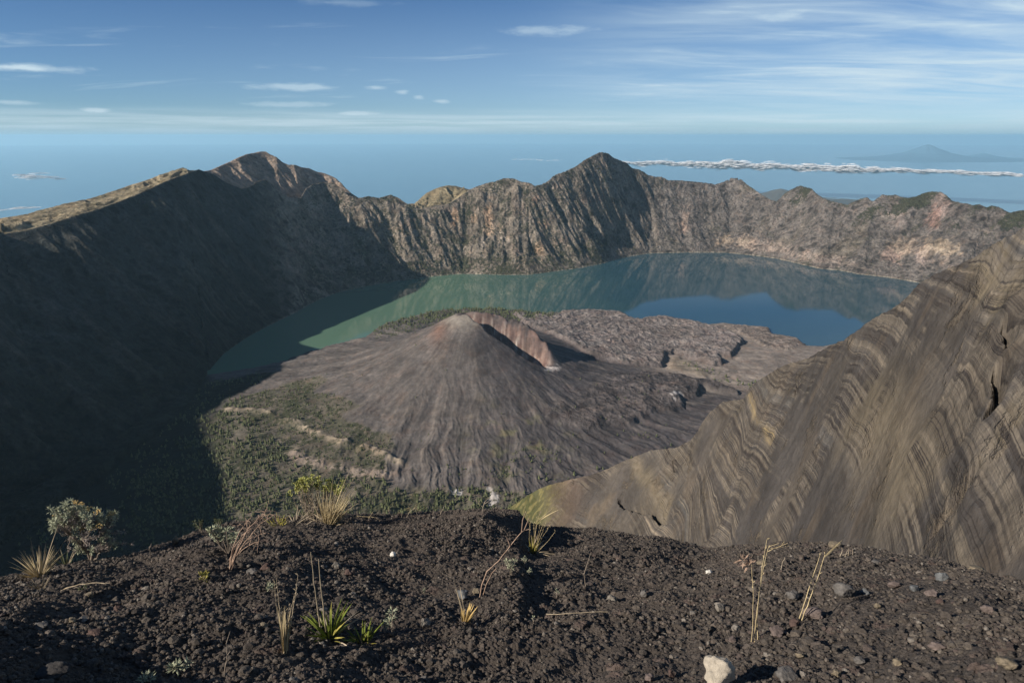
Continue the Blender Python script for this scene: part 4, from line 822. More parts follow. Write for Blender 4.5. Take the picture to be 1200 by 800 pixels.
# ------------------------------------------------------------------ foreground: plants
class MB:
    def __init__(s): s.v = []; s.f = []
    def tube(s, pts, r0, r1, n=5):
        pts = [Vector(p) for p in pts]; base = len(s.v); N = len(pts)
        for i, p in enumerate(pts):
            d = (pts[min(i + 1, N - 1)] - pts[max(i - 1, 0)]).normalized(); u = d.orthogonal().normalized(); 
            if i and abs(u.dot(pu)) < .2: u = d.cross(u)
            u = (pu - d * pu.dot(d)).normalized() if i and (pu - d * pu.dot(d)).length > 1e-6 else u; pu = u; w = d.cross(u); r = r0 + (r1 - r0) * i / (N - 1)
            for k in range(n): a = 2 * math.pi * k / n; s.v.append(p + (u * math.cos(a) + w * math.sin(a)) * r)
        for i in range(N - 1):
            for k in range(n): a = base + i * n + k; b = base + i * n + (k + 1) % n; s.f.append((a, b, b + n, a + n))
        s.f.append(tuple(base + k for k in range(n))[::-1]); s.f.append(tuple(base + (N - 1) * n + k for k in range(n)))
    def blade(s, pts, w):
        """a folded grass blade, tapering, with a thickness"""
        pts = [Vector(p) for p in pts]; N = len(pts); base = len(s.v); side = (pts[-1] - pts[0]).cross(Vector((random.gauss(0, 1), random.gauss(0, 1), random.gauss(0, 1)))).normalized()
        for i, p in enumerate(pts):
            t = i / (N - 1); r = w * (1 - t ** 1.6) * (.6 + .8 * min(t * 4, 1)) * .5 + w * .04; d = (pts[min(i + 1, N - 1)] - pts[max(i - 1, 0)]).normalized(); u = (side - d * side.dot(d)).normalized(); q = d.cross(u)
            s.v += [p + u * r, p + q * r * .35, p - u * r, p - q * r * .12]
        for i in range(N - 1):
            for k in range(4): a = base + i * 4 + k; b = base + i * 4 + (k + 1) % 4; s.f.append((a, b, b + 4, a + 4))
        s.f.append((base + 3, base + 2, base + 1, base)); s.f.append(tuple(base + (N - 1) * 4 + k for k in range(4)))
    def leaf(s, p, d, L, w):
        p = Vector(p); d = Vector(d).normalized(); u = d.cross(Vector((random.gauss(0, 1), random.gauss(0, 1), random.gauss(0, 1)))).normalized(); q = d.cross(u); b = len(s.v)
        s.v += [p, p + d * L * .5 + u * w * .5 + q * w * .15, p + d * L, p + d * L * .5 - u * w * .5 + q * w * .15, p + d * L * .5 - q * w * .18]
        s.f += [(b, b + 1, b + 2), (b, b + 2, b + 3), (b, b + 4, b + 1), (b + 1, b + 4, b + 2), (b + 2, b + 4, b + 3), (b + 3, b + 4, b)]
    def knob(s, p, r):
        p = Vector(p); b = len(s.v); V, T = ICO[1]; 
        for v in V: s.v.append(p + Vector(v) * r * random.uniform(.6, 1.2))
        s.f += [(b + int(t_[0]), b + int(t_[1]), b + int(t_[2])) for t_ in T]
    def build(s, name, m, parent, label=None):
        me = bpy.data.meshes.new(name); me.from_pydata([tuple(v) for v in s.v], [], s.f); me.materials.append(m); me.polygons.foreach_set('use_smooth', [False] * len(me.polygons))
        o = bpy.data.objects.new(name, me); C.objects.link(o); o.parent = parent
        if label: o['label'] = label
        return o
PM = {'straw': leaf_mat('dry_straw', (.56, .45, .26), .2), 'straw2': leaf_mat('grey_straw', (.42, .34, .23), .25), 'green': leaf_mat('fresh_grass', (.17, .21, .035), .3), 'yellow': leaf_mat('yellowing_grass', (.33, .29, .07), .25),
      'silver': leaf_mat('silvery_leaf', (.37, .385, .26), .2), 'lime': leaf_mat('yellow_green_leaf', (.42, .42, .13), .25), 'twig': leaf_mat('grey_twig', (.28, .23, .18), .3), 'redtwig': leaf_mat('reddish_stem', (.36, .25, .18), .25),
      'dead': leaf_mat('dead_leaf', (.27, .23, .20), .35), 'flower': leaf_mat('straw_yellow_flower', (.62, .44, .18), .2), 'palewood': leaf_mat('bleached_wood', (.42, .35, .26), .2), 'moss': leaf_mat('dark_herb', (.10, .115, .06), .3)}
class Plant:
    def __init__(s, name, px, py, label, category, group=None):
        q = fpt(px, py); s.q = Vector(q); s.k = (q[1] * CP - q[2] * SP) / F_PX; s.px, s.py = (float(v) for v in proj(*q))
        s.o = bpy.data.objects.new(name, None); C.objects.link(s.o); s.o.location = q; set_props(s.o, label, category, group)
    def at(s, px, py, dep=0.0):
        """local point that the photo shows at (px, py); dep = metres behind the foot"""
        return Vector(((px - s.px) * s.k, dep, (s.py - py) * s.k * 1.12 - dep * 0.5))
def curve_pts(a, b, sag, n=8, wob=0.0):
    a = Vector(a); b = Vector(b); m = (a + b) / 2 + Vector(sag); out = []
    for i in range(n):
        t = i / (n - 1); p = a * (1 - t) ** 2 + m * 2 * t * (1 - t) + b * t * t; out.append(p + Vector((random.gauss(0, wob), random.gauss(0, wob), random.gauss(0, wob))) * (1 if 0 < i < n - 1 else 0))
    return out
def tuft(P, mb, n, L, spread, w, droop=.5, lean=(0, 0), base=.012, up=1.0):
    for _ in range(n):
        a = random.random() * 6.283; s_ = spread * random.random() ** .6; l = L * random.uniform(.45, 1.05)
        d = Vector((math.cos(a) * s_ + lean[0], math.sin(a) * s_ + lean[1], up)).normalized(); b = Vector((math.cos(a), math.sin(a), 0)) * base * random.random()
        out = Vector((d.x, d.y, 0)); e = b + d * l + out * l * droop * .6 - Vector((0, 0, l * droop * (d.x ** 2 + d.y ** 2) * 1.2)); mb.blade(curve_pts(b - Vector((0, 0, .006)), e, d * l * .18 + Vector((0, 0, l * .12 * droop)), 7), w)
def rosette(mb, p, n, L, w, up=.4):
    for _ in range(n):
        d = Vector((random.gauss(0, 1), random.gauss(0, 1), random.gauss(0, .8) + up)); mb.leaf(Vector(p) + d.normalized() * L * .15, d, L * random.uniform(.7, 1.15), w)

# silvery bush on the left of the rim
p = Plant('silvery_bush', 106, 654, 'large silvery green bush with straw yellow flower heads on the left of the rim', 'bush')
br = MB(); fo = MB(); de = MB(); fl_ = MB(); root = Vector((0, 0, -.02)); heads = [(86,582),(98,584),(72,597),(117,589),(136,591),(139,596),(138,609),(119,613),(104,615)]
tips = []
for i in range(150):
    cx, cy = random.choice([(90, 600), (82, 612), (80, 604), (100, 588), (94, 592), (120, 598), (128, 600), (133, 604), (135, 622), (128, 614), (112, 608), (104, 622), (120, 632), (92, 625), (130, 638), (134, 632), (98, 638), (112, 642), (86, 626)])
    tips.append((cx + random.gauss(0, 4.5), cy + random.gauss(0, 4.5), random.gauss(0, .07)))
hubs = [p.at(x, y, d_) for x, y, d_ in ((98, 632, .03), (108, 626, -.04), (116, 636, .03), (92, 622, -.03), (122, 622, .04), (104, 612, 0), (126, 642, -.04))]
for h in hubs: br.tube(curve_pts(root, h, (random.gauss(0, .02), random.gauss(0, .02), .01), 7, .004), .008, .004)
for tx, ty, td in tips:
    e = p.at(tx, ty, td); h = min(hubs, key=lambda q_: (q_ - e).length); br.tube(curve_pts(h, e, (random.gauss(0, .02), random.gauss(0, .02), -.01), 6, .004), .0028, .0012, 4)
    if ty < 612 or (tx < 96 and ty < 622) or random.random() < .28: rosette(fo, e, 20, .024, .007); rosette(fo, e - Vector((0, 0, .018)), 12, .022, .007, 0)
    else: rosette(de, e, 14, .018, .005, -.4)
    for f_ in (.35, .55, .75): rosette(de, h.lerp(e, f_), 5, .015, .004, -.5)
for hx, hy in heads:
    fl_ = MB()
    e = p.at(hx, hy, random.gauss(0, .05)); h = min(hubs, key=lambda q_: (q_ - e).length); br.tube(curve_pts(h, e, (0, 0, 0), 6, .004), .003, .0015, 4)
    for _ in range(16): fl_.knob(e + Vector((random.gauss(0, .010), random.gauss(0, .010), random.gauss(0, .006))), .005)
    fl_.build('flower_head', PM['flower'], p.o)
p.o.scale = (.9, .9, .9); br.build('branches', PM['twig'], p.o); fo.build('foliage', PM['silver'], p.o); de.build('dead_leaves', PM['dead'], p.o)
def grass(name, px, py, label, spec, cat='grass', group=None):
    p = Plant(name, px, py, label, cat, group)
    for part, mat_, kw in spec:
        mb = MB(); tuft(p, mb, **kw); mb.build(part, PM[mat_], p.o)
    return p
g = 'grass tufts on the rim'
grass('grass_tuft', 46, 676, 'straw coloured grass tuft with long arching blades, left of the silvery bush', [('blades', 'straw', dict(n=110, L=.15, spread=.9, w=.0025, droop=.4)), ('long_blades', 'straw2', dict(n=14, L=.25, spread=.55, w=.0026, droop=.3, lean=(.15, 0)))], group=g)
grass('grass_tuft', 46, 690, 'tiny brown tuft just below the long bladed tuft at the left edge', [('blades', 'straw2', dict(n=26, L=.06, spread=.8, w=.003, droop=.3))], group=g)
grass('grass_tuft', 76, 661, 'thin green brown tuft between the silvery bush and the long bladed tuft', [('blades', 'moss', dict(n=22, L=.11, spread=.7, w=.0035, droop=.3)), ('dry_blades', 'straw2', dict(n=8, L=.12, spread=.7, w=.003, droop=.3))], group=g)
grass('grass_tuft', 386, 613, 'big golden straw tuft fanning right in front of the yellow green bush', [('blades', 'straw', dict(n=240, L=.25, spread=.55, w=.0026, droop=.25, lean=(.30, 0), base=.05)), ('long_blades', 'straw', dict(n=26, L=.40, spread=.45, w=.0024, droop=.45, lean=(.35, 0), base=.03)), ('dead_thatch', 'straw2', dict(n=60, L=.13, spread=1.6, w=.004, droop=.5, base=.07))], group=g)
p = Plant('yellow_green_bush', 368, 609, 'upright bush with yellow green leaf tips behind the golden straw tuft', 'bush')
br = MB(); fo = MB(); de = MB()
for i in range(46):
    tx = 347 + 57 * random.random(); ty = 558 + 14 * random.random() + abs(tx - 372) * .25; e = p.at(tx, ty, random.gauss(.03, .05)); b0 = Vector(((tx - 372) * p.k * .35, random.gauss(0, .02), -.02)); c_ = curve_pts(b0, e, (0, 0, 0), 8, .004); br.tube(c_, .003, .0015, 4)
    rosette(fo, e, 16, .024, .008, .9); rosette(fo, e - Vector((0, 0, .02)), 12, .022, .008, .8)
    for q_ in c_[2:-1]: rosette(de, q_, 4, .016, .004, -.3)
br.build('stems', PM['twig'], p.o); fo.build('foliage', PM['lime'], p.o); de.build('dead_leaves', PM['straw2'], p.o)
grass('grass_tuft', 345, 614, 'low spread of grey dry grass on the rim left of the golden straw tuft', [('blades', 'straw2', dict(n=50, L=.14, spread=2.2, w=.0035, droop=.35, base=.10, up=.6))], group=g)
grass('grass_tuft', 325, 615, 'small yellow green tuft at the top of the leaning red stems', [('blades', 'yellow', dict(n=30, L=.07, spread=1.2, w=.005, droop=.3, base=.05))], group=g)
# leaning red stems
p = Plant('dead_plant', 268, 668, 'sheaf of leaning bare reddish stems below the rim, left of centre', 'dead plant'); st = MB(); tw = MB()
for x1, y1, d_ in ((296,607,.0),(303,610,.02),(310,602,.03),(315,600,-.02),(322,604,.01),(300,628,.05),(306,634,-.04),(290,622,.02)):
    c_ = curve_pts((random.gauss(0, .004), random.gauss(0, .004), -.015), p.at(x1, y1, d_ + .05), ((-.03), 0, .05), 10, .002); st.tube(c_, .0032, .0016)
    for _ in range(6): q_ = c_[-1 - random.randrange(3)]; tw.tube(curve_pts(q_, q_ + Vector((random.gauss(.01, .03), random.gauss(0, .03), random.gauss(0, .03))), (0, 0, .01), 5, .003), .0018, .0008, 4)
st.build('stems', PM['redtwig'], p.o); tw.build('twigs', PM['redtwig'], p.o)
def silver(px, py, label, hpx, nst, nl, L=.02, name='silvery_sprig', w=12, mat_='silver', flw=False):
    p = Plant(name, px, py, label, 'small plant', 'small silvery plants on the rim'); st = MB(); fo = MB()
    for i in range(nst):
        e = p.at(px + random.uniform(-w, w), py - hpx * random.uniform(.55, 1), random.gauss(0, .02)); c_ = curve_pts((0, 0, -.01), e, (0, 0, 0), 6, .002); st.tube(c_, .0028, .0018, 4)
        rosette(fo, e, nl, L, L * .30, .7); rosette(fo, c_[-2], nl // 2, L * .9, L * .28, .3)
    st.build('stems', PM['twig'], p.o); fo.build('foliage', PM[mat_], p.o); return p
silver(266, 648, 'silvery shrub with upright leaf tips left of the leaning red stems', 30, 16, 18, .024, 'silvery_shrub', 16)
silver(236, 624, 'dark little shrub on the skyline, left one of two right of the tooth stone', 14, 6, 14, .018, 'small_shrub', 8, 'moss')
silver(258, 618, 'dark little shrub on the skyline behind the silvery shrub', 10, 5, 14, .018, 'small_shrub', 8, 'moss')
silver(314, 692, 'tiny silvery rosette below the leaning red stems', 7, 3, 12, .018, w=5)
silver(213, 790, 'pale silvery sprout at the bottom edge on the left', 14, 5, 10, .020, w=7)
silver(176, 799, 'pale silvery sprout cut by the bottom edge on the left', 8, 4, 10, .018, w=7)
silver(461, 745, 'silver sprig with two upright leafy stems right of the green tufts', 36, 3, 14, .018, w=6)
silver(449, 741, 'short silvery shoot leaning against the taller silver sprig', 12, 2, 10, .014, w=4)
silver(599, 676, 'small silvery green plant below the tall dry stalks, biggest of three', 20, 6, 14, .018, w=6)
silver(613, 662, 'small silvery sprout right under the tall dry stalks', 10, 3, 10, .014, w=3)
silver(620, 675, 'lowest small grey sprout below the tall dry stalks', 10, 3, 10, .012, w=3)
silver(652, 700, 'single thin grey sprout in the middle of the slope', 10, 1, 10, .012, w=1)
silver(625, 730, 'single thin grey shoot low in the middle of the slope', 12, 1, 8, .010, w=1)
silver(100, 693, 'small dull green sprout beside the fallen stick', 6, 3, 8, .012, w=5, mat_='moss')
silver(238, 680, 'low yellow herb left of the foot of the leaning red stems', 7, 7, 10, .016, 'yellow_herb', 8, 'yellow')
silver(498, 693, 'minute pale sprout in the middle of the slope left of the grey round stone', 5, 2, 8, .010, w=2)
# dry sheaf, green tuft and the tall pair of stems
def stalks(name, px, py, label, tops, mat_='straw', r=.0022, group='dry stalks on the rim', bend=.01, extra=None):
    p = Plant(name, px, py, label, 'dry stalks', group)
    for k, t_ in enumerate(tops):
        bx = t_[2] if len(t_) > 2 else px; mb = MB(); b = p.at(bx, py + 3, random.gauss(0, .006)); e = p.at(t_[0], t_[1], random.gauss(0, .02)); c_ = curve_pts(b, e, (random.gauss(0, bend), random.gauss(0, bend), 0), 12, .0008); mb.tube(c_, r * .8, r * .35)
        for q_ in c_[-4:]: 
            for _ in range(2): mb.leaf(q_, (random.gauss(0, .5), random.gauss(0, .5), 1), .014, .003)
        mb.build('stalk', PM[mat_], p.o)
    return p
p = stalks('dry_grass_sheaf', 333, 763, 'narrow upright sheaf of dry grass in the lower left of the slope', [(331,680),(337,672),(357,671),(352,690),(346,700),(341,712),(329,705)], 'straw2')
mb = MB(); tuft(p, mb, 40, .17, .14, .0035, .2, (.10, 0), .010); mb.build('blades', PM['straw'], p.o)
p = grass('green_tuft', 386, 746, 'bright green grass tuft in the lower left of the slope with two tall dry stems', [('green_blades', 'green', dict(n=42, L=.13, spread=.95, w=.006, droop=.4, base=.02)), ('yellow_blades', 'yellow', dict(n=20, L=.12, spread=1.1, w=.005, droop=.45, base=.02)), ('dead_blades', 'palewood', dict(n=18, L=.15, spread=2.2, w=.0045, droop=.4, base=.02, up=.5))], group=g)
for tx, ty, bx in ((374,644,377),(382,652,383)):
    mb = MB(); mb.tube(curve_pts(p.at(bx, 740), p.at(tx, ty, .0), (-.005, 0, 0), 12, .0006), .0028, .0014); mb.build('tall_stem', PM['straw2'], p.o)
grass('green_tuft', 424, 751, 'smaller green and yellow grass tuft right of the bright green tuft', [('green_blades', 'green', dict(n=18, L=.09, spread=.9, w=.005, droop=.35, base=.02)), ('yellow_blades', 'yellow', dict(n=20, L=.06, spread=1.2, w=.005, droop=.4, base=.03)), ('dead_blades', 'straw2', dict(n=10, L=.10, spread=2.0, w=.004, droop=.3, base=.02, up=.5))], group=g)
# bent twig
def stick(name, px, py, label, paths, mat_, r=.003, cat='twig', group='dead twigs on the rim'):
    p = Plant(name, px, py, label, cat, group)
    for k, path in enumerate(paths):
        mb = MB(); pts_ = []
        for i in range(len(path) - 1):
            a = p.at(*path[i]); b = p.at(*path[i + 1]); pts_ += [a.lerp(b, f_) + Vector((0, random.gauss(0, .002), 0)) for f_ in (0, .34, .67)]
        pts_.append(p.at(*path[-1])); mb.tube(pts_, r * (1 if k == 0 else .7), r * .4); mb.build('stem' if k == 0 else 'side_shoot', PM[mat_], p.o)
    return p
p = stick('bent_twig', 562, 699, 'long bare twig bent like a bow in the middle of the slope', [[(562,702),(565,684),(571,668),(585,655),(598,638),(611,621),(620,618)], [(566,698),(570,684),(577,670),(582,664)], [(611,621),(612,608),(615,600)], [(614,619),(619,606)], [(598,638),(594,628)]], 'redtwig', .0035)
grass('grass_tuft', 545, 729, 'small orange brown dry tuft below the foot of the bent twig', [('blades', 'flower', dict(n=22, L=.09, spread=.45, w=.005, droop=.2, lean=(.3, 0))), ('long_blades', 'straw2', dict(n=4, L=.17, spread=.4, w=.003, droop=.2, lean=(-.1, 0)))], group=g)
p = stalks('dry_stalk_tuft', 624, 648, 'tuft of tall dry yellow stalks standing over the hollow in the rim', [(628,606),(633,608),(640,610),(645,613),(622,609),(616,600),(636,612),(650,622),(631,603),(625,612)], 'straw', .002, bend=.02)
mb = MB(); tuft(p, mb, 30, .11, .35, .004, .2, (.08, 0), .02); mb.build('green_base', PM['yellow'], p.o); mb = MB(); tuft(p, mb, 40, .15, 2.4, .0045, .4, (.1, 0), .03, .45); mb.build('dead_thatch', PM['straw2'], p.o)
mb = MB(); mb.blade(curve_pts(p.at(627,612), p.at(650,592), (0, 0, 0), 6), .006); mb.blade(curve_pts(p.at(630,610), p.at(655,596), (0, 0, .01), 6), .005); mb.build('seed_head', PM['straw'], p.o)
stick('dead_twig', 687, 688, 'thin dead twig standing right of the small silvery plants', [[(687,690),(684,672),(687,660),(690,649)], [(687,688),(680,683)]], 'twig', .0028)
stick('dead_twig', 566, 600, 'forked bare twig standing on the skyline of the rim', [[(566,604),(566,594),(568,588),(573,583)], [(566,594),(561,590),(563,585)], [(567,590),(573,587)]], 'palewood', .003)
stick('dead_twig', 517, 603, 'pair of thin bare twigs on the skyline left of the forked twig', [[(515,604),(518,598),(521,593)], [(507,604),(508,598),(508,592)]], 'palewood', .0024)
stick('dead_twig', 480, 606, 'curled bare twigs on the skyline right of the golden straw tuft', [[(476,607),(480,600),(487,594),(489,604)], [(470,607),(472,600),(470,596)]], 'palewood', .0022)
stick('dead_twig', 432, 608, 'thin dry straws arching over the skyline next to the golden straw tuft', [[(405,610),(420,604),(440,606),(447,611)], [(432,607),(438,599)]], 'straw', .0022)
stick('fallen_stick', 72, 693, 'long thin stick lying on the cinders below the silvery bush', [[(70,693),(80,688),(95,684),(115,682),(131,682)], [(104,695),(108,686)], [(88,686),(96,690)]], 'straw2', .003)
stick('dead_twig', 262, 790, 'thin crooked stem standing near the bottom edge on the left', [[(262,792),(266,778),(270,765),(271,750),(277,736)], [(270,765),(274,760)]], 'twig', .0022)
stick('dead_twig', 178, 693, 'tiny dead stem standing right of the silvery bush', [[(178,694),(179,680)], [(179,684),(176,680)]], 'twig', .002)
stick('dead_twig', 176, 652, 'short bare twig on the skyline between the silvery bush and the tooth stone', [[(176,653),(177,642),(180,636)]], 'twig', .0024)
stick('dead_twig', 660, 727, 'long thin straw lying flat in the middle of the slope', [[(640,719),(680,717),(712,716)]], 'straw2', .002)
# stalks on the right
p = stalks('dry_stalk_clump', 884, 752, 'three tall thin dry stalks standing right of the cream boulder', [(867,660,880),(881,628,884),(888,640,888)], 'straw', .0024, bend=.012)
mb = MB(); rosette(mb, p.at(867, 658), 22, .026, .008, .3); rosette(mb, p.at(860, 653), 12, .03, .006, .2); mb.build('dead_flower_head', PM['redtwig'], p.o)
p = stalks('dry_stalk_clump', 938, 728, 'two dry stalks leaning right together, broken at the tip', [(953,650,937),(958,648,940)], 'straw', .003, bend=.006)
mb = MB(); mb.blade(curve_pts(p.at(955, 650), p.at(972, 630), (0, 0, 0), 6), .008); mb.build('broken_tip', PM['straw'], p.o)
stick('straw_heap', 905, 643, 'little heap of dry straws on the skyline between the two sets of stalks', [[(900,646),(910,641),(922,636)], [(903,642),(915,641),(924,639)], [(908,647),(914,640),(918,634)], [(901,640),(912,636)]], 'straw', .0022, 'dry stalks', None)
stick('stick_cluster', 990, 652, 'cluster of short bleached sticks on the rim right of the leaning stalks', [[(984,652),(986,646),(985,641)], [(990,653),(992,644)], [(994,652),(993,642)], [(999,650),(998,643)], [(987,650),(993,648)]], 'palewood', .003, 'twig', None)
stick('dead_twig', 915, 668, 'short pale stem just below the rim right of the three stalks', [[(915,668),(916,658),(918,652)]], 'palewood', .0022)
print('plants', time.time() - T0)
# ------------------------------------------------------------------ low clouds lying over the sea, seen from above
t = NT('cloud_white'); bs = t.n('BsdfDiffuse'); bs.inputs[0].default_value = (.9, .9, .9, 1); tr = t.n('BsdfTransparent'); lw = t.n('LayerWeight', i_0=0.4)
mx = t.n('MixShader', i_0=t.ramp(lw.outputs['Facing'], 0.05, 0.85, 0.55, 1.0)); t.t.links.new(bs.outputs[0], mx.inputs[1]); t.t.links.new(tr.outputs[0], mx.inputs[2]); t.t.links.new(mx.outputs[0], t.out.inputs[0]); M_CLOUD = t.m
def puff_tpl(seed):
    V, T = ICO[2]; k = 1 + .35 * fbm(V[:, 0] * 1.5 + seed, V[:, 1] * 1.5 + V[:, 2], 3, seed); V = V * k[:, None]; V = V.copy(); V[:, 2] = np.where(V[:, 2] < 0, V[:, 2] * .25, V[:, 2]); return V, T, np.zeros(len(T), int)
PT = [puff_tpl(s_) for s_ in (3, 6, 9, 12)]; cp_ = []; cs_ = []
def bank(path, n, thick, dist, smin, smax):
    px_l = [p[0] for p in path]
    for _ in range(n):
        px = random.uniform(px_l[0], px_l[-1]); py = np.interp(px, px_l, [p[1] for p in path]); tk = np.interp(px, px_l, [p[2] for p in path]) * thick * 1.1 * (.35 + 1.1 * abs(noise(np.array([px / 37.0]), np.array([dist * .01 + .5]), 9)[0]) + .5 * random.random())
        d = dist * random.uniform(.97, 1.03); a, t_ = ray(px, py + random.gauss(0, .24) * tk - .35 * tk * noise(np.array([px / 20.0]), np.array([.3]), 7)[0]); r_ = d; cp_.append((r_ * math.sin(a), r_ * math.cos(a), r_ * t_)); cs_.append(random.uniform(smin, smax) * (.5 + tk / 9))
bank([(690, 189, 1.5), (720, 190, 2.5), (750, 191.5, 4), (850, 194, 6), (950, 197, 7), (1040, 200, 4), (1120, 202, 4), (1196, 205.5, 2)], 11000, 1.0, 46000, 30, 85)
bank([(600, 187, 1.5), (660, 188, 2)], 60, 1.0, 48000, 20, 50)
bank([(20, 206, 2), (45, 208, 4), (75, 210, 2)], 40, 1.0, 40000, 60, 150); bank([(0, 247, 2), (20, 244, 3), (45, 243, 2)], 26, 1.0, 25000, 40, 90)
cl_ = scatter_mesh('clouds', np.array(cp_), np.array(cs_) * .55, 4.0 + 2 * rng.random(len(cs_)), [M_CLOUD], PT); set_props(cl_, 'long low bank of small white clouds over the sea', 'cloud', None, 'stuff'); cl_.data.polygons.foreach_set('use_smooth', [True] * len(cl_.data.polygons))
# ------------------------------------------------------------------ water
def water_mat():
    t = NT('lake_water'); P = t.n('NewGeometry').outputs['Position']; sep = t.n('SeparateXYZ', i_0=P)
    # the water itself turns from milky green in the west bay to deep blue in the east
    n = t.noise(P, 1 / 1600, 3, 0.5)
    u = t.math('ADD', t.math('MULTIPLY', sep.outputs[0], 1 / 2600), t.math('MULTIPLY', t.math('SUBTRACT', n, 0.5), 0.7))
    m = t.ramp(u, -0.55, 0.55)
    c = t.mix(m, (0.098, 0.172, 0.115), (0.024, 0.066, 0.088))
    bump = t.noise(P, 1 / 9, 4, 0.6)
    r = t.ramp(t.noise(P, 1 / 900, 4, 0.6), 0.35, 0.7, 0.02, 0.06)
    return t.finish(c, r, bump, 0.05, 1.0, 0.5, tint=1.0, IOR=1.33)
def disc(name, cx, cy, z, rad, mat, n=96):
    bmv = [(cx, cy, z)] + [(cx + rad * math.cos(2 * math.pi * i / n), cy + rad * math.sin(2 * math.pi * i / n), z) for i in range(n)]
    me = bpy.data.meshes.new(name); me.from_pydata(bmv, [], [(0, 1 + i, 1 + (i + 1) % n) for i in range(n)]); me.materials.append(mat)
    o = bpy.data.objects.new(name, me); C.objects.link(o); return o
la = np.linspace(math.radians(-25.3), math.radians(50), 400); lb = cB(la)[0] - 90; lc = cC(la)[0] + 130          # the sheet runs in under both shores
lv = [(r_ * math.sin(a_), r_ * math.cos(a_), LAKE_Z) for a_, p_, q_ in zip(la, lb, lc) for r_ in (p_, q_)]
lk = bpy.data.meshes.new('lake'); lk.from_pydata(lv, [], [(2 * i + 2, 2 * i, 2 * i + 1, 2 * i + 3) for i in range(len(la) - 1)])
lk.materials.append(water_mat()); lake = bpy.data.objects.new('lake', lk); C.objects.link(lake); set_props(lake, kind='structure')
t = NT('sea_water'); P = t.n('NewGeometry').outputs['Position']
M_SEA = t.finish((0.105, 0.21, 0.27), 0.20, None, spec=0.3, IOR=1.33)  # base colour lightened to make up for the thin haze
sea = disc('sea', 0, 0, SEA_Z, 330000, M_SEA); set_props(sea, kind='structure')

# ------------------------------------------------------------------ distant volcano over the strait and low coastal hills
def far_mountain(name, px, py, dist, half_w, seed, foot):
    a, t_ = ray(px, py); cx, cy, top = dist * math.sin(a), dist * math.cos(a), dist * t_
    n = 240; g1 = np.linspace(-1, 1, n); GX, GY = np.meshgrid(g1, g1); d = np.hypot(GX, GY)
    prof = np.interp(d, [0, .03, .10, .24, .42, .68, 1.0], [1, .93, .73, .42, .20, .07, 0])
    an = np.arctan2(GX, GY); h = SEA_Z - 60 + (top - SEA_Z + 60) * prof * (1 + 0.05 * noise(np.cos(an) * 4 + seed, np.sin(an) * 4, seed) * (d > .03)) + 60 * fbm(GX * 9, GY * 9, 4, seed) * (d > .05) * (d < .95)
    m = NT(name + '_rock_or_haze').finish((0.09, 0.085, 0.07) if dist < 5e4 else (0.10, 0.185, 0.25), 0.95)  # far peaks have the blue of the haze painted into their base colour
    return set_props(grid_obj(name, cx + GX * half_w, cy + GY * half_w, h, m), kind='structure')
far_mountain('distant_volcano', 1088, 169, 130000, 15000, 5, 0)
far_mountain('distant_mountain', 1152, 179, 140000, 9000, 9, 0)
far_mountain('hills', 915, 221, 40000, 9000, 12, 0)

# ------------------------------------------------------------------ haze, sun, sky
hz = bpy.data.meshes.new('haze'); W_, top_, bot_ = 335000.0, 250.0, SEA_Z - 400.0
hv = [(x, y, z) for z in (bot_, top_) for x, y in ((-W_, -W_), (W_, -W_), (W_, W_), (-W_, W_))]
hz.from_pydata(hv, [], [(0, 3, 2, 1), (4, 5, 6, 7), (0, 1, 5, 4), (1, 2, 6, 5), (2, 3, 7, 6), (3, 0, 4, 7)])
t = NT('air_haze'); v = t.n('VolumePrincipled'); v.inputs['Color'].default_value = (0.50, 0.81, 1.0, 1); v.inputs['Density'].default_value = HAZE
v.inputs['Anisotropy'].default_value = 0.15; t.t.links.new(v.outputs[0], t.out.inputs['Volume'])
hz.materials.append(t.m); haze = bpy.data.objects.new('haze', hz); C.objects.link(haze); set_props(haze, kind='stuff')
haze['label'] = 'pale blue haze filling the air between the rim and the sea'; 

sl = bpy.data.lights.new('sun', 'SUN'); sl.energy = SUN_E; sl.angle = math.radians(0.5); sl.color = (1.0, 0.915, 0.81)
so = bpy.data.objects.new('sun', sl); C.objects.link(so); so.rotation_euler = TO_SUN.to_track_quat('Z', 'Y').to_euler()
w = bpy.data.worlds.new('World'); bpy.context.scene.world = w; w.use_nodes = True; nt = w.node_tree; nt.nodes.clear()
class WT(NT):
    def __init__(s, tree): s.t = tree
s = WT(nt)
sky = s.n('TexSky'); sky.sky_type = 'NISHITA'; sky.sun_disc = False; sky.sun_elevation = SUN_EL
sky.sun_rotation = math.atan2(TO_SUN.x, TO_SUN.y); sky.altitude = 3000; sky.air_density = 1.0; sky.dust_density = 0.15; sky.ozone_density = 4.5
D = s.n('TexCoord').outputs['Generated']; sp = s.n('SeparateXYZ', i_0=D)
zc = s.math('MAXIMUM', sp.outputs[2], 0.012)
el = s.math('DIVIDE', sp.outputs[2], s.math('SQRT', s.math('ADD', s.math('MULTIPLY', sp.outputs[0], sp.outputs[0]), s.math('MULTIPLY', sp.outputs[1], sp.outputs[1]))))
az = s.math('ARCTAN2', sp.outputs[0], sp.outputs[1])
inv = s.math('DIVIDE', 1.0, s.math('ADD', zc, 0.09)); cu = s.math('MULTIPLY', sp.outputs[0], inv); cv = s.math('MULTIPLY', sp.outputs[1], inv)
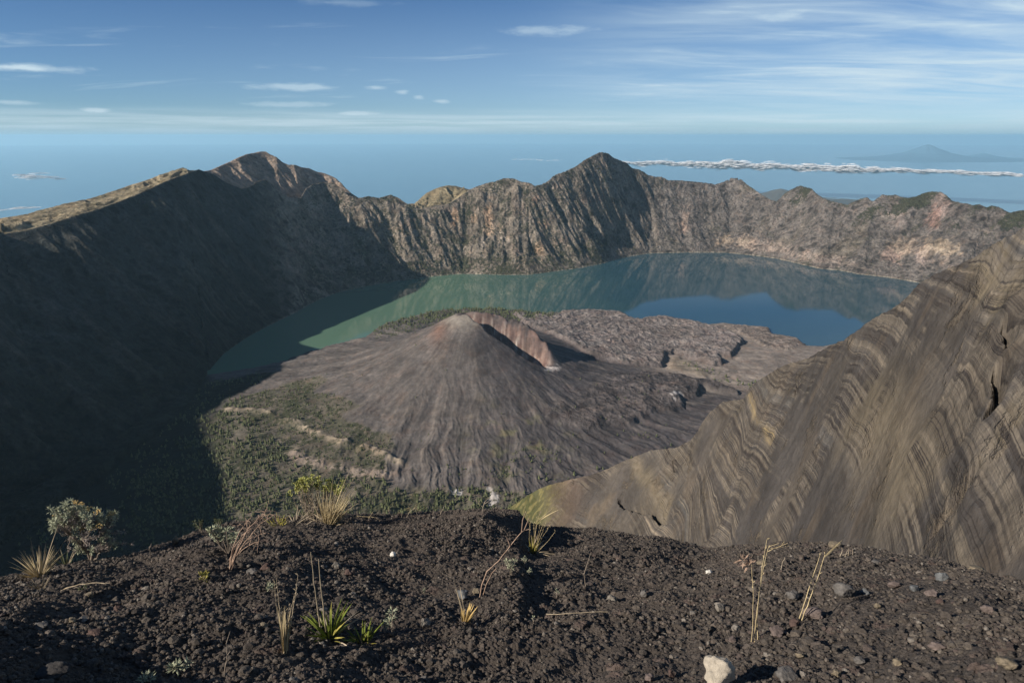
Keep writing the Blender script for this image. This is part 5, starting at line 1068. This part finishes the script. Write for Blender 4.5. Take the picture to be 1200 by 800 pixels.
# cirrus streaks: a layer seen in perspective, fibres drawn out across the sky
cvec = s.n('CombineXYZ', i_0=s.math('ADD', s.math('MULTIPLY', cu, 0.55), s.math('MULTIPLY', cv, 0.16)), i_1=s.math('MULTIPLY', cv, 1.5), i_2=0.0).outputs[0]
c1 = s.noise(cvec, 0.9, 3, 0.5, 0.4); c2 = s.noise(cvec, 1.5, 9, 0.60, 0.8); c3 = s.noise(D, 2.2, 2, 0.5)
right = s.ramp(s.math('ADD', az, s.math('MULTIPLY', el, -0.15)), -0.05, 0.42)
elm = s.math('MULTIPLY', s.ramp(el, 0.02, 0.06), s.math('SUBTRACT', 1.0, s.ramp(el, 0.14, 0.30, 0, 0.6)))
cir = s.math('MULTIPLY', s.math('MULTIPLY', s.ramp(s.math('ADD', s.math('MULTIPLY', c2, 0.6), s.math('MULTIPLY', c1, 0.5)), 0.36, 0.74), right), elm)
thin = s.math('MULTIPLY', s.ramp(c2, 0.56, 0.8, 0, 0.35), s.ramp(el, 0.02, 0.07))
band = s.math('MULTIPLY', s.math('MULTIPLY', s.ramp(el, -0.002, 0.004), s.math('SUBTRACT', 1.0, s.ramp(el, 0.010, 0.04))), 0.75)
lowv = s.n('CombineXYZ', i_0=s.math('MULTIPLY', az, 5.0), i_1=s.math('MULTIPLY', el, 130.0), i_2=2.0).outputs[0]
low = s.math('MULTIPLY', band, s.ramp(s.noise(lowv, 1.0, 5, 0.55), 0.35, 0.65, 0.35, 1.0))
def puff(px, py, w_, h_, amt):
    a_, t_ = ray(px, py)
    dx = s.math('DIVIDE', s.math('SUBTRACT', az, a_), w_ / 800.0); dy = s.math('DIVIDE', s.math('SUBTRACT', el, t_), h_ / 800.0)
    d_ = s.math('SQRT', s.math('ADD', s.math('MULTIPLY', dx, dx), s.math('MULTIPLY', dy, dy)))
    pv = s.n('CombineXYZ', i_0=s.math('MULTIPLY', az, 22.0), i_1=s.math('MULTIPLY', el, 80.0), i_2=px * 0.01).outputs[0]
    d_ = s.math('ADD', d_, s.math('MULTIPLY', s.math('SUBTRACT', s.noise(pv, 1.0, 6, 0.65), 0.5), 2.2))
    return s.math('MULTIPLY', s.ramp(d_, 0.2, 1.1, 1, 0), amt)
ps = [puff(48, 80, 48, 4, .4), puff(12, 79, 30, 4, .5), puff(15, 120, 28, 3, .4), puff(115, 129, 15, 2.5, .5), puff(350, 102, 45, 5, .45), puff(345, 123, 55, 4, .3), puff(440, 103, 13, 3, .4), puff(472, 108, 9, 3, .42), puff(491, 114, 7, 3, .35), puff(518, 119, 10, 3, .4), puff(420, 133, 22, 2.5, .35),
      puff(640, 37, 50, 7, .35), puff(920, 20, 25, 6, .3), puff(400, 3, 60, 4, .15)]
tot = s.math('ADD', s.math('MULTIPLY', cir, 0.70), s.math('ADD', thin, low))
milk = s.math('MULTIPLY', s.math('MULTIPLY', s.ramp(el, 0.0, 0.03), s.math('SUBTRACT', 1.0, s.ramp(el, 0.04, 0.22))), s.ramp(az, -0.9, 0.5, 0.06, 0.30))
tot = s.math('ADD', tot, milk)
for p_ in ps: tot = s.math('ADD', tot, p_)
tot = s.math('MINIMUM', tot, 0.92)
cl = s.mix(tot, s.mix(1.0, sky.outputs[0], (0.72, 0.95, 1.10), 'MULTIPLY'), (8.2, 10.2, 11.4))
cl = s.mix(s.math('SUBTRACT', 1.0, s.ramp(el, -0.004, 0.022)), cl, (4.9, 7.3, 8.8))
bg = s.n('Background', i_Color=cl, i_Strength=SKY_E); out = s.n('OutputWorld'); s.t.links.new(bg.outputs[0], out.inputs[0])

sc = bpy.context.scene; sc.view_settings.view_transform = 'Standard'; sc.view_settings.look = 'None'; sc.view_settings.exposure = EXPO; sc.view_settings.gamma = 1.0
sc.cycles.use_denoising = True; sc.cycles.volume_bounces = 1; sc.cycles.max_bounces = 4; sc.cycles.diffuse_bounces = 2; sc.cycles.glossy_bounces = 2; sc.cycles.volume_max_steps = 64
print('done', time.time() - T0)
